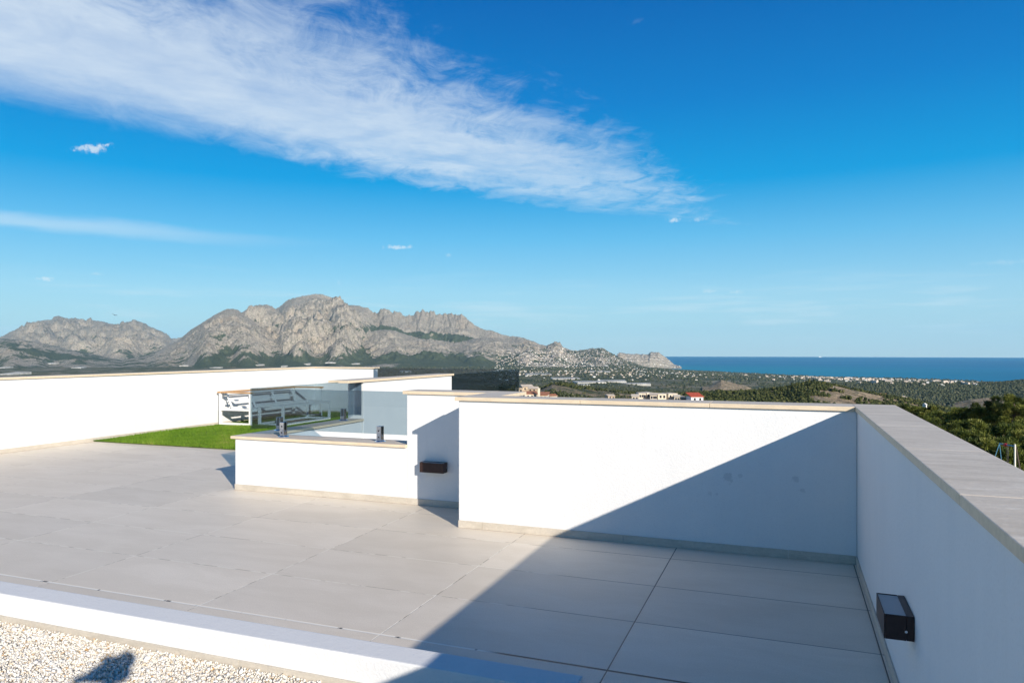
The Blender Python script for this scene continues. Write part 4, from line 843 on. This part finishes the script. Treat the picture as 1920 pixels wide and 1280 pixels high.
PINES = [(1697, 757, 125, 2, 'slim pine just beyond the outer corner of the parapet'), (1722, 757, 130, 0, 'tall pale green pine second along the far row of trees'), (1748, 759, 120, 2, 'dark pine in the middle of the far row of trees'), (1776, 768, 110, 1, 'rounded pine at the right of the far row, before the dark gap'),
         (1735, 776, 88, 3, 'light green bushy pine low against the coping edge'), (1765, 780, 80, 1, 'light green pine whose crown touches the coping halfway along'), (1800, 771, 95, 0, 'dark pine in shade behind the light green bushy ones'), (1832, 757, 90, 1, 'broad pine at the left shoulder of the big dark group'),
         (1866, 748, 86, 0, 'tall pine left of the highest crown'), (1900, 737, 82, 2, 'highest pine, its crown reaching towards the sea at the right edge'), (1938, 734, 86, 0, 'tall pine cut by the right edge of the view'), (1808, 802, 66, 1, 'round pine in the second row above the coping'), (1843, 792, 70, 3, 'yellowish green pine in the middle of the group'),
         (1878, 786, 66, 1, 'broad olive green pine below the highest crown'), (1915, 778, 68, 0, 'olive green pine at the right edge, below the highest crown'), (1955, 775, 70, 2, 'pine partly outside the right edge of the view'), (1862, 828, 56, 3, 'small dark pine just left of the playground swing'), (1936, 820, 56, 1, 'lowest green pine at the right edge beside the swing post'), (1900, 815, 62, 3, 'dark pine right behind the playground swing')]
for i, (u, v, D, k, lb) in enumerate(PINES): pine(u, v, D, k, lb, None if D > 75 else 5.2, i*1.7)

# playground swing below the house
M_BLUE = plain('blue_paint', (.10, .28, .42), .4); M_REDP = plain('red_plastic', (.55, .02, .02), .4); M_POST = plain('pale_post', (.80, .77, .68), .7)
D0 = 47.0; P0 = Vector((*at(1903, D0), 0)); P1 = Vector((*at(1874, D0+1.5), 0)); zb_ = zof(836.5, D0); gz0 = -7.42
dirv = (P1-P0).normalized(); nrm = Vector((-dirv.y, dirv.x, 0))
t_ = thing('playground_swing', 'playground swing with pale post, blue bar and red plate among the pines', 'swing', (P0.x, P0.y, gz0))
mb = MB(); mb.rod((P0.x, P0.y, gz0), (P0.x, P0.y, zb_+.14), .055, .05); mb.build('post', M_POST, t_)
q = P0-nrm*.55; mb = MB(); mb.rod((q.x, q.y, gz0), (P0.x-nrm.x*.06, P0.y-nrm.y*.06, zb_), .045); mb.build('post', M_BARK, t_)
mb = MB(); mb.rod((P0.x, P0.y, zb_), (P1.x, P1.y, zb_), .042); mb.build('top_bar', M_BLUE, t_)
for s in (-1, 1):
    q = P1+nrm*.6*s+dirv*.45; mb = MB(); mb.rod((P1.x, P1.y, zb_), (q.x, q.y, gz0), .022); mb.build('leg', M_BLUE, t_)
c = P0.lerp(P1, .62); mb = MB(); b_ = bmesh.new(); bmesh.ops.create_uvsphere(b_, u_segments=16, v_segments=8, radius=1); bmesh.ops.scale(b_, vec=(.20, .09, .12), verts=b_.verts); bmesh.ops.rotate(b_, cent=(0, 0, 0), matrix=Matrix.Rotation(math.atan2(dirv.y, dirv.x), 3, 'Z'), verts=b_.verts); bmesh.ops.translate(b_, vec=(c.x, c.y, zb_-.02), verts=b_.verts); mb._join(b_); mb.build('plate', M_REDP, t_)
for f in (.42, .5):
    c = P0.lerp(P1, f); mb = MB(); mb.rod((c.x, c.y, zb_-.05), (c.x, c.y, zb_-1.75), .012); mb.build('chain', M_CHROME, t_)
c = P0.lerp(P1, .46); mb = MB(); mb.box(c.x-.22, c.x+.22, c.y-.1, c.y+.1, zb_-1.80, zb_-1.75, bev=.01); mb.build('seat', M_DARK, t_)

# ------------------------------------------------------------------ the air
mb = MB(); mb.box(-33000, 33000, -33000, 33000, SEA-1.5, 960)
m, t = mat('air'); vp = t.n('ShaderNodeVolumePrincipled', ins={'Color': (.40, .76, 1.0), 'Density': 1.65e-5, 'Anisotropy': 0.0}); t.t.links.new(vp.outputs[0], t.out.inputs[1])
o = mb.build('haze', m); tag(o, kind='stuff')
